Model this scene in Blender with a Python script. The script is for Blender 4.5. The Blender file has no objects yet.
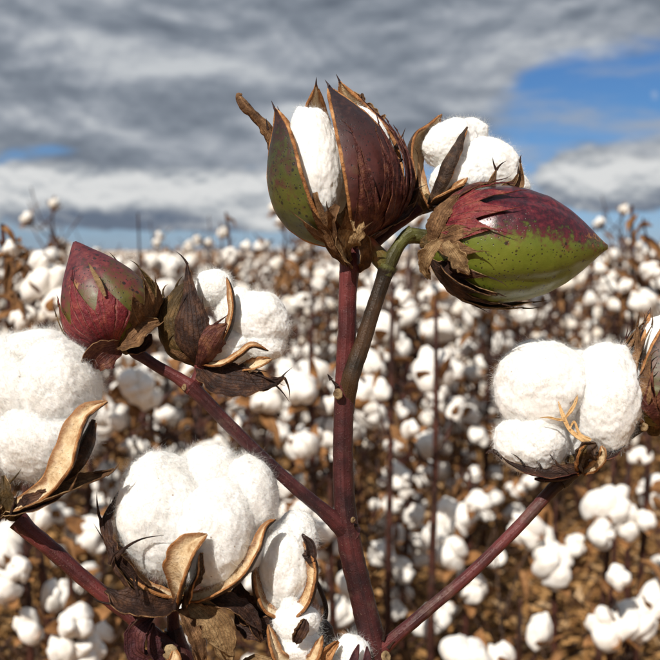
import bpy, math, random
import numpy as np
from mathutils import Vector, Matrix
R_ = math.radians
scene = bpy.context.scene
COL = scene.collection
rng = np.random.default_rng(11)
random.seed(5)

# ------------------------------------------------------------------ camera
F = 907.0                      # focal length in photo pixels (660 wide, about 40 degrees)
PITCH = R_(5.04)
CAMZ = 1.0
CP, SP = math.cos(PITCH), math.sin(PITCH)
AX_R = np.array([1.0, 0, 0]); AX_U = np.array([0, SP, CP]); AX_F = np.array([0, CP, -SP]); AX_T = -AX_F
CAM = np.array([0, 0, CAMZ])
cd = bpy.data.cameras.new('camera'); cam = bpy.data.objects.new('camera', cd); COL.objects.link(cam)
cam.location = (0, 0, CAMZ); cam.rotation_euler = (math.pi/2 - PITCH, 0, 0)
cd.sensor_width = 36; cd.lens = 36*F/660; cd.clip_start = 0.01; cd.clip_end = 2000
cd.dof.use_dof = True; cd.dof.focus_distance = 0.45; cd.dof.aperture_fstop = 13.0
scene.camera = cam

def P(px, py, d):
    """world point seen at photo pixel (px,py) at camera depth d (metres)"""
    return CAM + AX_R*((px-330)/F*d) + AX_U*(-(py-330)/F*d) + AX_F*d
def azel(px, py):
    v = P(px, py, 1.0) - CAM; v = v/np.linalg.norm(v)
    return math.atan2(v[0], v[1]), math.asin(v[2])

# ------------------------------------------------------------------ light and exposure
SUN_EL, SUN_AZ = R_(43), R_(206)          # azimuth clockwise from +Y
sd = np.array([math.sin(SUN_AZ)*math.cos(SUN_EL), math.cos(SUN_AZ)*math.cos(SUN_EL), math.sin(SUN_EL)])
ld = bpy.data.lights.new('sun', 'SUN'); ld.energy = 5.0; ld.angle = R_(0.53); ld.color = (1.0, 0.95, 0.87)
lo = bpy.data.objects.new('sun', ld); COL.objects.link(lo)
lo.rotation_euler = Vector(sd).to_track_quat('Z', 'Y').to_euler(); lo.location = (0, -3, 5)
vs = scene.view_settings
vs.view_transform = 'Standard'; vs.look = 'None'; vs.exposure = 0.10; vs.gamma = 1.0; vs.use_curve_mapping = False
scene.render.engine = 'CYCLES'
scene.cycles.use_denoising = True
scene.cycles.max_bounces = 8; scene.cycles.diffuse_bounces = 3

# ------------------------------------------------------------------ node helper
class NT:
    def __init__(s, tree): s.t = tree; s.n = tree.nodes; s.l = tree.links
    def new(s, typ, **kw):
        nd = s.n.new(typ)
        for k, v in kw.items(): setattr(nd, k, v)
        return nd
    def put(s, sock, v):
        if hasattr(v, 'is_output'): s.l.new(v, sock)
        elif v is not None:
            if isinstance(v, (tuple, list)) and len(v) == 3 and sock.type == 'RGBA': v = (*v, 1)
            sock.default_value = v
    def m(s, op, a, b=None, c=None, clamp=False):
        nd = s.new('ShaderNodeMath', operation=op); nd.use_clamp = clamp
        s.put(nd.inputs[0], a)
        if b is not None: s.put(nd.inputs[1], b)
        if c is not None: s.put(nd.inputs[2], c)
        return nd.outputs[0]
    def vm(s, op, a, b=None):
        nd = s.new('ShaderNodeVectorMath', operation=op); s.put(nd.inputs[0], a)
        if b is not None: s.put(nd.inputs[1], b)
        return nd.outputs[0]
    def noise(s, scale, detail=3, vec=None, rough=0.55, dist=0.0, col=False):
        nd = s.new('ShaderNodeTexNoise'); s.put(nd.inputs['Scale'], scale); nd.inputs['Detail'].default_value = detail
        nd.inputs['Roughness'].default_value = rough; nd.inputs['Distortion'].default_value = dist
        if vec is not None: s.l.new(vec, nd.inputs['Vector'])
        return nd.outputs[1 if col else 0]
    def voro(s, scale, vec=None, feature='F1', rnd=1.0):
        nd = s.new('ShaderNodeTexVoronoi', feature=feature); nd.inputs['Scale'].default_value = scale
        nd.inputs['Randomness'].default_value = rnd
        if vec is not None: s.l.new(vec, nd.inputs['Vector'])
        return nd.outputs['Distance']
    def ramp(s, fac, stops, interp='LINEAR'):
        nd = s.new('ShaderNodeValToRGB'); cr = nd.color_ramp; cr.interpolation = interp
        while len(cr.elements) < len(stops): cr.elements.new(0.5)
        for e, (p, c) in zip(cr.elements, stops):
            e.position = p
            e.color = (*c, 1) if isinstance(c, (tuple, list)) else (c, c, c, 1)
        s.put(nd.inputs[0], fac); return nd.outputs[0]
    def mix(s, f, a, b, typ='MIX'):
        nd = s.new('ShaderNodeMix', data_type='RGBA', blend_type=typ)
        s.put(nd.inputs[0], f); s.put(nd.inputs[6], a); s.put(nd.inputs[7], b); return nd.outputs[2]
    def step(s, x, lo, hi):
        nd = s.new('ShaderNodeMapRange', interpolation_type='SMOOTHSTEP'); s.put(nd.inputs[0], x)
        s.put(nd.inputs[1], lo); s.put(nd.inputs[2], hi); return nd.outputs[0]
    def xyz(s, v):
        nd = s.new('ShaderNodeSeparateXYZ'); s.l.new(v, nd.inputs[0]); return nd.outputs
    def comb(s, x, y, z):
        nd = s.new('ShaderNodeCombineXYZ')
        for i, q in enumerate((x, y, z)): s.put(nd.inputs[i], q)
        return nd.outputs[0]
    def bump(s, h, strength=0.5, dist=0.001, nrm=None):
        nd = s.new('ShaderNodeBump'); nd.inputs['Strength'].default_value = strength; nd.inputs['Distance'].default_value = dist
        s.l.new(h, nd.inputs['Height'])
        if nrm is not None: s.l.new(nrm, nd.inputs['Normal'])
        return nd.outputs[0]

# ------------------------------------------------------------------ sky
def build_world():
    w = bpy.data.worlds.new('World'); scene.world = w; w.use_nodes = True
    n = NT(w.node_tree); n.n.clear()
    out = n.new('ShaderNodeOutputWorld'); bg = n.new('ShaderNodeBackground'); n.l.new(bg.outputs[0], out.inputs[0])
    bg.inputs[1].default_value = 0.083
    sky = n.new('ShaderNodeTexSky', sky_type='NISHITA'); sky.sun_disc = False
    sky.sun_elevation = SUN_EL; sky.sun_rotation = SUN_AZ; sky.air_density = 1.0; sky.dust_density = 0.3; sky.ozone_density = 3.0
    tc = n.new('ShaderNodeTexCoord').outputs['Generated']
    d = n.vm('NORMALIZE', tc); x, y, z = n.xyz(d)
    az = n.m('ARCTAN2', x, y); el = n.m('ARCSINE', z)
    # seam-free coordinates for noise: direction with stretched height
    def blob(px, py, rx, ry):
        a0, e0 = azel(px, py)
        da = n.m('DIVIDE', n.m('SUBTRACT', az, a0), rx/F); de = n.m('DIVIDE', n.m('SUBTRACT', el, e0), ry/F)
        q = n.m('ADD', n.m('MULTIPLY', da, da), n.m('MULTIPLY', de, de))
        return n.m('POWER', 2.718, n.m('MULTIPLY', q, -1.0))
    def blobs(lst):
        acc = None
        for b in lst:
            v = n.m('MULTIPLY', blob(*b[:4]), b[4]); acc = v if acc is None else n.m('ADD', acc, v)
        return acc
    pl = n.m('ADD', n.m('MAXIMUM', z, 0.0), 0.15)
    sheet = n.comb(n.m('DIVIDE', x, pl), n.m('DIVIDE', y, pl), 0.0)
    s1 = n.noise(1.15, 9, sheet, 0.50, 0.6)
    s2 = n.noise(5.0, 8, sheet, 0.55, 0.3)
    def cvec(dz): return n.comb(x, y, n.m('MULTIPLY', n.m('ADD', z, dz), 1.7))
    c1 = n.noise(6.5, 10, cvec(0.0), 0.55, 0.25); c1u = n.noise(6.5, 10, cvec(0.022), 0.55, 0.25)
    c2 = n.noise(19.0, 8, cvec(0.0), 0.58, 0.2); c2u = n.noise(19.0, 8, cvec(0.006), 0.58, 0.2)
    big = n.noise(1.7, 2, d)
    # high grey deck, broken
    gaps = blobs([(650,100,125,50,1.12), (575,78,60,18,.55), (530,125,60,34,.8), (480,175,60,24,.6), (430,200,50,20,.3), (48,151,40,9,1.0), (215,183,40,6,.8), (5,157,16,6,.4), (790,90,120,80,.8)])
    cover = n.m('ADD', n.m('SUBTRACT', n.m('MULTIPLY', n.step(el, R_(4.3), R_(5.9)), 1.25), gaps), n.m('MULTIPLY', n.m('SUBTRACT', n.m('ADD', n.m('MULTIPLY', s2, .6), n.m('MULTIPLY', c1, .6)), 0.6), 1.9))
    cover = n.m('SUBTRACT', cover, n.m('MULTIPLY', n.step(big, 0.56, 0.72), n.step(el, R_(15), R_(30))))
    deck = n.step(cover, 0.10, 0.85)
    def dvec(dz): return n.comb(x, y, n.m('MULTIPLY', n.m('ADD', z, dz), 2.3))
    d1 = n.noise(7.5, 9, dvec(0.0), 0.54, 0.2); d1u = n.noise(7.5, 9, dvec(0.012), 0.54, 0.2)
    tone = n.m('ADD', n.m('MULTIPLY', s1, 0.50), n.m('ADD', n.m('MULTIPLY', s2, 0.22), n.m('ADD', n.m('MULTIPLY', d1, 0.85), -.21)))
    tone = n.m('ADD', tone, n.m('MULTIPLY', n.m('SUBTRACT', d1, d1u), 1.1))
    light = blobs([(230,55,110,24,.10), (20,28,60,20,.08), (420,60,90,24,.06), (420,150,120,24,.10), (560,45,90,16,.12), (500,5,120,22,-.05), (60,85,110,18,-.10), (330,100,80,14,-.05),(150,140,150,12,.04)])
    tone = n.m('ADD', tone, light)
    deckc = n.ramp(tone, [(0.28, (1.55,1.84,2.30)), (0.50, (2.5,2.86,3.4)), (0.66, (3.8,4.15,4.7)), (0.86, (6.2,6.5,6.8))])
    # cumulus bank below the deck
    band = n.m('SUBTRACT', n.step(el, R_(0.6), R_(1.6)), n.step(el, R_(4.4), R_(6.0)))
    cb = blobs([(60,188,110,26,.55), (180,200,60,22,.45), (650,168,70,28,.55), (575,185,50,30,.45), (300,210,70,28,.42), (240,190,40,20,.30), (430,215,70,26,.25), (190,240,190,6,-.45), (590,218,60,6,-.35), (665,160,40,26,.2), (500,160,40,26,-.15), (250,250,220,8,.45), (110,183,90,14,.25), (560,245,120,8,.35), (600,160,50,14,.2)])
    ccov = n.m('ADD', n.m('ADD', n.m('MULTIPLY', band, 0.30), cb), n.m('ADD', n.m('MULTIPLY', n.m('SUBTRACT', c1, 0.5), 1.1), n.m('MULTIPLY', n.m('SUBTRACT', c2, 0.5), .8)))
    cum = n.step(ccov, 0.25, 0.47)
    sh = n.m('ADD', n.m('ADD', n.m('MULTIPLY', n.m('SUBTRACT', c1, c1u), 3.0), n.m('MULTIPLY', n.m('SUBTRACT', c2, c2u), 2.0)), 0.66)
    base = blobs([(95,221,140,14,.75), (40,208,40,9,.12), (180,212,50,9,.2), (620,203,80,8,.28), (600,216,70,9,.2), (330,236,60,6,.2)])
    sh = n.m('ADD', n.m('SUBTRACT', sh, base), blobs([(70,184,110,17,.34), (190,192,50,14,.28), (300,212,60,22,.28), (640,152,60,14,.28), (575,178,30,18,.2), (430,212,60,20,.2)]))
    cumc = n.ramp(sh, [(0.0, (1.55,1.95,2.65)), (0.30, (2.9,3.25,3.8)), (0.60, (5.2,5.5,5.8)), (0.95, (8.0,8.1,8.1))])
    blue = n.mix(1.0, sky.outputs[0], n.ramp(el, [(0.0, (0.50,0.68,1.12)), (0.06, (0.40,0.58,0.93)), (0.14, (0.36,0.57,0.84)), (0.4, (0.40,0.60,0.90))]), 'MULTIPLY')
    wisps = n.m('MULTIPLY', n.step(n.noise(5, 7, n.comb(x, y, n.m('MULTIPLY', z, 5)), 0.62), 0.42, 0.70), n.m('MULTIPLY', n.step(el, R_(1), R_(6)), 0.8))
    c = n.mix(wisps, blue, (4.2,4.5,5.0))
    c = n.mix(cum, c, cumc)
    c = n.mix(deck, c, deckc)
    n.l.new(c, bg.inputs[0])
    w.cycles.sampling_method = 'MANUAL'; w.cycles.sample_map_resolution = 512
build_world()

# ------------------------------------------------------------------ numpy noise
_perm = np.random.default_rng(3).permutation(256); _perm = np.concatenate([_perm, _perm, _perm])
_grad = np.random.default_rng(4).normal(size=(256, 3)); _grad /= np.linalg.norm(_grad, axis=1)[:, None]
def pn(p):
    i = np.floor(p).astype(int); f = p - i; i &= 255
    u = f*f*f*(f*(f*6-15)+10); r = 0
    for dx in (0, 1):
        for dy in (0, 1):
            for dz in (0, 1):
                h = _perm[_perm[_perm[i[:,0]+dx]+i[:,1]+dy]+i[:,2]+dz]
                g = _grad[h]; q = f - np.array([dx, dy, dz])
                wgt = (u[:,0] if dx else 1-u[:,0])*(u[:,1] if dy else 1-u[:,1])*(u[:,2] if dz else 1-u[:,2])
                r = r + wgt*(g*q).sum(1)
    return r
def fbm(p, o=4, gain=0.5):
    a, r = 1.0, 0
    for k in range(o): r = r + a*pn(p*2**k + 17.3*k); a *= gain
    return r
def nrm(v):
    v = np.asarray(v, float); return v/(np.linalg.norm(v, axis=-1, keepdims=True)+1e-12)

# ------------------------------------------------------------------ mesh builder
class MB:
    def __init__(s): s.V = []; s.T = []; s.Q = []; s.TM = []; s.QM = []; s.U = []; s.n = 0
    def add(s, V, Fc, mat=0, uv=None):
        V = np.asarray(V, float).reshape(-1, 3); Fc = np.asarray(Fc, int)
        s.V.append(V); s.U.append(np.zeros((len(V), 2)) if uv is None else np.asarray(uv, float))
        m = np.full(len(Fc), mat) if np.isscalar(mat) else np.asarray(mat)
        if Fc.shape[1] == 3: s.T.append(Fc+s.n); s.TM.append(m)
        else: s.Q.append(Fc+s.n); s.QM.append(m)
        s.n += len(V); return s
    def mesh(s, name, mats, M=None, smooth=True):
        V = np.concatenate(s.V)
        if M is not None:
            Mi = np.array(M.inverted()); V = V @ Mi[:3,:3].T + Mi[:3,3]
        T = np.concatenate(s.T) if s.T else np.zeros((0,3), int); Q = np.concatenate(s.Q) if s.Q else np.zeros((0,4), int)
        me = bpy.data.meshes.new(name)
        me.vertices.add(len(V)); me.vertices.foreach_set('co', V.ravel())
        li = np.concatenate([T.ravel(), Q.ravel()]); me.loops.add(len(li)); me.loops.foreach_set('vertex_index', li)
        tot = np.concatenate([np.full(len(T), 3), np.full(len(Q), 4)]); st = np.concatenate([[0], np.cumsum(tot)[:-1]])
        me.polygons.add(len(tot)); me.polygons.foreach_set('loop_start', st); me.polygons.foreach_set('loop_total', tot)
        mi = np.concatenate(s.TM+s.QM) if s.TM or s.QM else np.zeros(0)
        me.polygons.foreach_set('material_index', mi.astype(np.int32))
        me.polygons.foreach_set('use_smooth', np.full(len(tot), smooth))
        uvl = me.uv_layers.new(name='UVMap'); U = np.concatenate(s.U)[li]; uvl.data.foreach_set('uv', U.ravel().astype(np.float32))
        for m in (mats if isinstance(mats, (list, tuple)) else [mats]): me.materials.append(m)
        me.update(calc_edges=True); me.validate(); return me

IDM = Matrix.Identity(4)
WM = {}                                            # world matrices by object name (no depsgraph update needed)
def link(name, data, parent=None, M=None, **props):
    """M is the object's WORLD matrix; its local basis is worked out from the parent's"""
    o = bpy.data.objects.new(name, data); COL.objects.link(o)
    M = M if M is not None else (WM[parent.name] if parent else IDM)
    WM[o.name] = M
    if parent: o.parent = parent; o.matrix_basis = WM[parent.name].inverted() @ M
    else: o.matrix_basis = M
    for k, v in props.items(): o[k] = v
    return o
def emit(name, mb, mats, parent=None, M=None, **props):
    """mesh given in world coordinates -> object in its own local frame"""
    M = M if M is not None else (WM[parent.name] if parent else IDM)
    return link(name, mb.mesh(name, mats, M), parent, M, **props)
def children(o): return [c for c in COL.objects if c.parent == o]
def basis(o, z, x):
    z = nrm(z); x = np.asarray(x, float); x = nrm(x - z*(x@z)); y = np.cross(z, x)
    return Matrix(((x[0],y[0],z[0],o[0]), (x[1],y[1],z[1],o[1]), (x[2],y[2],z[2],o[2]), (0,0,0,1)))
def frame(b, t): return basis(b, np.asarray(t)-np.asarray(b), AX_T)   # origin at base, Z to tip, X to the camera side
def toW(M, V): A = np.array(M); return np.asarray(V) @ A[:3,:3].T + A[:3,3]

# ------------------------------------------------------------------ shape builders (world coordinates)
def spline(pts, n):
    pts = np.asarray(pts, float)
    if len(pts) == 2: t = np.linspace(0, 1, n)[:, None]; return pts[0]*(1-t)+pts[1]*t
    p = np.vstack([2*pts[0]-pts[1], pts, 2*pts[-1]-pts[-2]]); m = len(pts)-1
    u = np.linspace(0, m, n); k = np.minimum(u.astype(int), m-1); f = (u-k)[:, None]
    a, b, c, d = p[k], p[k+1], p[k+2], p[k+3]
    return 0.5*(2*b + (c-a)*f + (2*a-5*b+4*c-d)*f**2 + (3*b-a-3*c+d)*f**3)
def frames(C, up=None):
    T = nrm(np.gradient(C, axis=0)); N = np.zeros_like(T)
    u = np.array([0.3, -1, 0.2]) if up is None else np.asarray(up, float)
    v = u - T[0]*(u@T[0]); N[0] = nrm(v)
    for i in range(1, len(C)): v = N[i-1]-T[i]*(N[i-1]@T[i]); N[i] = nrm(v)
    return T, N, np.cross(T, N)
def grid_faces(a, b, wrap=False):
    i, j = np.meshgrid(np.arange(a-1), np.arange(b if wrap else b-1), indexing='ij')
    i, j = i.ravel(), j.ravel(); k = (j+1) % b
    return np.stack([i*b+j, i*b+k, (i+1)*b+k, (i+1)*b+j], 1)
def tube(mb, pts, rad, n=24, seg=12, mat=0, rough=0.0, cap=True, seed=0.0):
    C = spline(pts, n); r = spline(np.asarray(rad, float)[:, None].repeat(3, 1), n)[:, 0] if len(rad) > 1 else np.full(n, rad[0])
    T, N, B = frames(C); th = np.arange(seg)/seg*2*math.pi
    rr = np.maximum(r[:, None]*np.ones(seg), 1e-5)
    D = N[:, None]*np.cos(th)[None, :, None] + B[:, None]*np.sin(th)[None, :, None]
    if rough: 
        q = (C[:, None]+D*rr[..., None]).reshape(-1, 3)
        rr = rr*(1+rough*fbm(q*260+seed, 3).reshape(rr.shape)+rough*0.6*pn(q*70+seed).reshape(rr.shape))
    V = (C[:, None]+D*rr[..., None]).reshape(-1, 3)
    uv = np.stack(np.meshgrid(np.linspace(0, 1, n), th/6.2832, indexing='ij'), -1).reshape(-1, 2)
    mb.add(V, grid_faces(n, seg, True)[:, ::-1], mat, uv)
    if cap:
        for e, row in ((0, 0), (n-1, n-1)):
            ring = V[row*seg:(row+1)*seg]; c = C[e]
            f = np.array([[seg, (k+1)%seg, k] if e == 0 else [seg, k, (k+1)%seg] for k in range(seg)])[:, ::-1]
            mb.add(np.vstack([ring, c]), f, mat)
    return mb
def spike(mb, p, d, L, r, mat=0, curl=None, n=7):
    """thin tapering thread, used for bract teeth"""
    d = nrm(d); c = np.zeros(3) if curl is None else np.asarray(curl)
    pts = [p, p+d*L*.35+c*L*.06, p+d*L*.7+c*L*.26, p+d*L+c*L*.6]
    return tube(mb, pts, [r, r*.7, r*.4, r*.08], n, 5, mat, cap=False)
def sheet(mb, pts, wid, face, cup=0.8, th=0.0004, mats=(0,0,0), crumple=0.0, nu=26, nv=13, ragged=0.0, seed=0.0, wave=0.0, rim=True, skew=0.0):
    """a curled leaf or shell along a spine; concave side looks along face; mats = inner, outer, edge"""
    C = spline(pts, nu); w = spline(np.asarray(wid, float)[:, None].repeat(3, 1), nu)[:, 0]; w = np.maximum(w, 1e-5)
    T = nrm(np.gradient(C, axis=0)); f = np.asarray(face, float)
    if f.ndim == 1: f = np.repeat(f[None], nu, 0)
    else: f = spline(f, nu)
    Nn = nrm(f - T*(f*T).sum(1)[:, None]); B = np.cross(T, Nn)
    s = np.linspace(-1, 1, nv); S = s[None]*np.ones((nu, 1))
    W = w[:, None]*np.ones((1, nv))
    if ragged:
        k = np.arange(nu)[:, None]*0.45; q = np.stack(np.broadcast_arrays(k+seed, np.sign(S)*3.3+seed, 0*S), -1).reshape(-1, 3)
        W = W*(1+ragged*fbm(q, 3).reshape(nu, nv)*np.abs(S))
    c = max(cup, 1e-3)
    lat = W*np.sin(S*c)/c; nor = W*(1-np.cos(S*c))/c
    V = C[:, None]+B[:, None]*lat[..., None]+Nn[:, None]*nor[..., None]
    if crumple or wave:
        q = V.reshape(-1, 3); h = crumple*fbm(q*130+seed*7, 3).reshape(nu, nv) + crumple*.35*np.cos(S*7+seed+2*np.linspace(0, 1, nu)[:, None])*np.linspace(.2, 1, nu)[:, None]
        if wave: h = h + wave*np.abs(S)*np.sin(np.linspace(0, 14, nu)[:, None]*(1+.2*S)+seed*3+S*1.3)
        V = V + Nn[:, None]*h[..., None]
    # vertex normals from the grid
    du = np.gradient(V, axis=0); dv = np.gradient(V, axis=1); G = nrm(np.cross(du, dv)); sg = np.sign((G*Nn[:, None]).sum(-1)); sg[sg == 0] = 1; G = G*sg[..., None]
    tt = np.minimum(th, W*0.5)[..., None]
    I = (V+G*tt*.5).reshape(-1, 3); O = (V-G*tt*.5).reshape(-1, 3)
    uv = np.stack(np.meshgrid(np.linspace(0, 1, nu), s*.5+.5, indexing='ij'), -1).reshape(-1, 2)
    g = grid_faces(nu, nv)
    t0 = np.cross(V[1,0]-V[0,0], V[0,1]-V[0,0])@Nn[0]
    gi = g if t0 < 0 else g[:, ::-1]
    mb.add(I, gi, mats[0], uv); mb.add(O, gi[:, ::-1], mats[1], uv)
    ed = np.concatenate([np.arange(nu)*nv, (nu-1)*nv+np.arange(1, nv), (np.arange(nu-1)[::-1])*nv+nv-1, np.arange(1, nv-1)[::-1]])
    m = len(ed); E = np.vstack([I[ed], O[ed]])
    bul = (I[ed]+O[ed])/2
    k = np.arange(m); k2 = (k+1) % m
    mb.add(E, np.stack([k, k2, k2+m, k+m], 1), mats[2], np.vstack([uv[ed], uv[ed]]))
    if rim and th > 0.0007:   # rounded lip along the edges
        for side in (0, nv-1): tube(mb, V[::2, side], list(th*(.42+.12*np.sin(np.arange(len(V[::2]))*1.9+seed))*np.minimum(1, w[::2]/th)), nu, 6, mats[2], rough=.5, cap=False)
    return V

PROF_LONG = np.array([(0,.22),(.05,.50),(.12,.74),(.22,.92),(.33,1.0),(.44,1.0),(.55,.95),(.66,.84),(.77,.65),(.86,.43),(.92,.26),(.96,.14),(.985,.085),(1,.03)])
PROF_LOW = np.array([(0,.25),(.05,.56),(.12,.80),(.22,.96),(.32,1.0),(.45,.95),(.58,.83),(.70,.65),(.80,.46),(.88,.29),(.94,.17),(.975,.10),(1,.03)])
def prof(pf, t): return np.interp(t, pf[:,0], pf[:,1])
def smoothprof(pf):
    t = np.linspace(0, 1, 400); r = np.interp(t, pf[:,0], pf[:,1]); k = np.ones(15)/15
    r2 = np.convolve(np.pad(r, 7, mode='edge'), k, 'valid'); return np.stack([t, r2], 1)
PROF_LONG = smoothprof(PROF_LONG); PROF_LOW = smoothprof(PROF_LOW)

def capsule(mb, M, L, Rad, pf, sutures=5, groove=0.05, ph0=0.3, nu=90, nv=120, mat=0, bend=0.0):
    t = 1-(1-np.linspace(0, 1, nu))**1.15; th = np.arange(nv)/nv*2*math.pi
    r = Rad*prof(pf, t)[:, None]*np.ones((1, nv))
    ph = (th[None]-ph0)*sutures/(2*math.pi); fr = np.abs(ph-np.round(ph))*2
    r = r*(1-groove*np.exp(-(fr/.16)**2)*np.sin(np.clip(t*1.15, 0, 1)*math.pi)[:, None]**.5)
    V = np.stack([r*np.cos(th), r*np.sin(th), (t*L)[:, None]*np.ones((1, nv))], -1)
    q = V.reshape(-1, 3); V = V*(1+0.018*fbm(q*60, 3).reshape(nu, nv)[..., None]*np.array([1,1,0]))
    V[..., 0] += bend*L*t[:, None]**2
    uv = np.stack(np.meshgrid(t, th/6.2832, indexing='ij'), -1).reshape(-1, 2)
    mb.add(toW(M, V.reshape(-1, 3)), grid_faces(nu, nv, True)[:, ::-1], mat, uv)
    return mb
def valve(mb, M, L, Rad, pf, pc, half, open_, th=0.0016, mats=(0,1,2), curl=0.0, nu=44, nv=22, tend=1.0):
    """one carpel of an opening boll: a sector of the capsule swung outward about its base"""
    t = np.linspace(0.02, tend, nu); s = np.linspace(-1, 1, nv); TT, SS = np.meshgrid(t, s, indexing='ij')
    def surf(off):
        r = np.maximum(Rad*prof(pf, TT)-off, 0.0002); ph = SS*half
        x = r*np.cos(ph); y = r*np.sin(ph); z = TT*L
        a = open_*TT**.8 + curl*np.clip(TT-.6, 0, 1)**2
        x2 = x*np.cos(a)+z*np.sin(a); z2 = z*np.cos(a)-x*np.sin(a)
        X = x2*math.cos(pc)-y*math.sin(pc); Y = x2*math.sin(pc)+y*math.cos(pc)
        V = np.stack([X, Y, z2], -1).reshape(-1, 3)
        return toW(M, V + (0.0006*fbm(V*190, 3))[:, None]*nrm(V))
    O = surf(0); I = surf(th*np.minimum(1, prof(pf, TT)*2.2+.15)); uv = np.stack([TT, SS*.5+.5], -1).reshape(-1, 2)
    g = grid_faces(nu, nv); mb.add(O, g[:, ::-1], mats[1], uv); mb.add(I, g, mats[0], uv)
    ed = np.concatenate([np.arange(nu)*nv, (nu-1)*nv+np.arange(1, nv), (np.arange(nu-1)[::-1])*nv+nv-1])
    m = len(ed); k = np.arange(m-1); mb.add(np.vstack([I[ed], O[ed]]), np.stack([k, k+1, k+1+m, k+m], 1), mats[2], np.vstack([uv[ed], uv[ed]]))
    for sd_ in (0, nv-1):
        e = np.arange(nu)*nv+sd_; tube(mb, (O[e]*.5+I[e]*.5)[::2], [th*.5]+[th*.62]*(len(e[::2])-2)+[th*.25], nu, 7, mats[2], rough=.25, cap=False)
    tip = (O[-1]+O[-nv])/2; dr = nrm(tip-(O[-nv*4]+O[-nv*3-1])/2)
    spike(mb, tip-dr*.0008, dr, L*.06, th*.45, mats[1])
    return mb
def wrap_bract(mb, M, L, Rad, pf, pc, half, t1, teeth=5, deep=0.35, gap=0.0008, curl=0.0, th=0.0004, mats=(0,0,0), seed=0.0, nu=20, crumple=.0006, sharp=1.3, t0=0.0, flare=0.0):
    """a fringed bract hugging a capsule"""
    r0 = np.random.default_rng(int(seed*100)+7)
    nv = teeth*8+1; s = np.linspace(-1, 1, nv); k = (s+1)/2*teeth; fr = np.abs((k % 1)-.5)*2; idx = np.minimum(k.astype(int), teeth-1)
    ln = r0.uniform(.75, 1.15, teeth)
    env = (1-0.42*np.abs(s)**2.2)*((1-deep)+deep*(1-fr)**sharp*ln[idx])
    a = np.linspace(0, 1, nu); A, S = np.meshgrid(a, s, indexing='ij'); t = t0 + A*t1*env[None]
    wid = np.sin(np.clip(A*1.3+.18, 0, 1.57))
    ph = pc + S*half*wid + .05*fbm(np.stack([A*3+seed, S*3, 0*S], -1).reshape(-1, 3), 2).reshape(A.shape)
    r = Rad*prof(pf, np.clip(t, 0, 1)) + gap + curl*np.clip(A-.55, 0, 1)**2*env + flare*A
    V = np.stack([r*np.cos(ph), r*np.sin(ph), t*L], -1)
    q = V.reshape(-1, 3); rad = V*np.array([1,1,0]); G = nrm(rad+np.array([0,0,1e-6]))
    V = V + G*(crumple*(fbm(q*150+seed, 3).reshape(A.shape)+.6)+0.0002*np.cos(S*teeth*math.pi*2))[..., None]
    O = toW(M, (V+G*th*.5).reshape(-1, 3)); I = toW(M, (V-G*th*.5).reshape(-1, 3)); uv = np.stack([A, S*.5+.5], -1).reshape(-1, 2)
    g = grid_faces(nu, nv); mb.add(O, g[:, ::-1], mats[1], uv); mb.add(I, g, mats[0], uv)
    ed = np.concatenate([np.arange(nu)*nv, (nu-1)*nv+np.arange(1, nv), (np.arange(nu-1)[::-1])*nv+nv-1]); m = len(ed); k = np.arange(m-1)
    mb.add(np.vstack([I[ed], O[ed]]), np.stack([k, k+1, k+1+m, k+m], 1), mats[2], np.vstack([uv[ed], uv[ed]]))
    # needle tips on the teeth
    Og = O.reshape(nu, nv, 3)
    for j in range(teeth):
        c = j*8+4; p = Og[-1, c]; d = nrm(Og[-1, c]-Og[-4, c])
        spike(mb, p-d*.0006, d+r0.normal(0, .18, 3), L*r0.uniform(.05, .12), th*.9, mats[1], r0.normal(0, .35, 3))
    return Og

_ico = {}
def ico(n):
    if n not in _ico:
        import bmesh
        bm = bmesh.new(); bmesh.ops.create_icosphere(bm, subdivisions=n, radius=1); bm.verts.ensure_lookup_table()
        _ico[n] = (np.array([v.co[:] for v in bm.verts]), np.array([[v.index for v in f.verts] for f in bm.faces])); bm.free()
    return _ico[n]
def puff(c, axes, seed, n=5, lump=0.13, k=10.0, fine=1.0, nb=16):
    """a lump of lint: an ellipsoid raised into soft tufts; returns verts, tris, normals. axes: 3x3 rows = semi-axis vectors"""
    V, T = ico(n); r0 = np.random.default_rng(seed)
    b = nrm(r0.normal(size=(nb, 3))); kk = r0.uniform(5, 16, nb); am = r0.uniform(.4, 1, nb)
    d = V@b.T; h = np.exp((d-1)*kk)*am
    h = np.log(np.exp(h*5).sum(1)/nb)/5
    r = 1-lump*.5+lump*1.25*h + fine*(.055*fbm(V*2.2+seed, 3) + .022*fbm(V*8+seed*1.7, 3, .6) + .007*fbm(V*26+seed, 2))
    W = V*r[:, None]@np.asarray(axes)+c
    a, bb, cc = W[T[:,0]], W[T[:,1]], W[T[:,2]]; fn = np.cross(bb-a, cc-a); N = np.zeros_like(W)
    for q in range(3): np.add.at(N, T[:, q], fn)
    return W, T, nrm(N)
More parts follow.
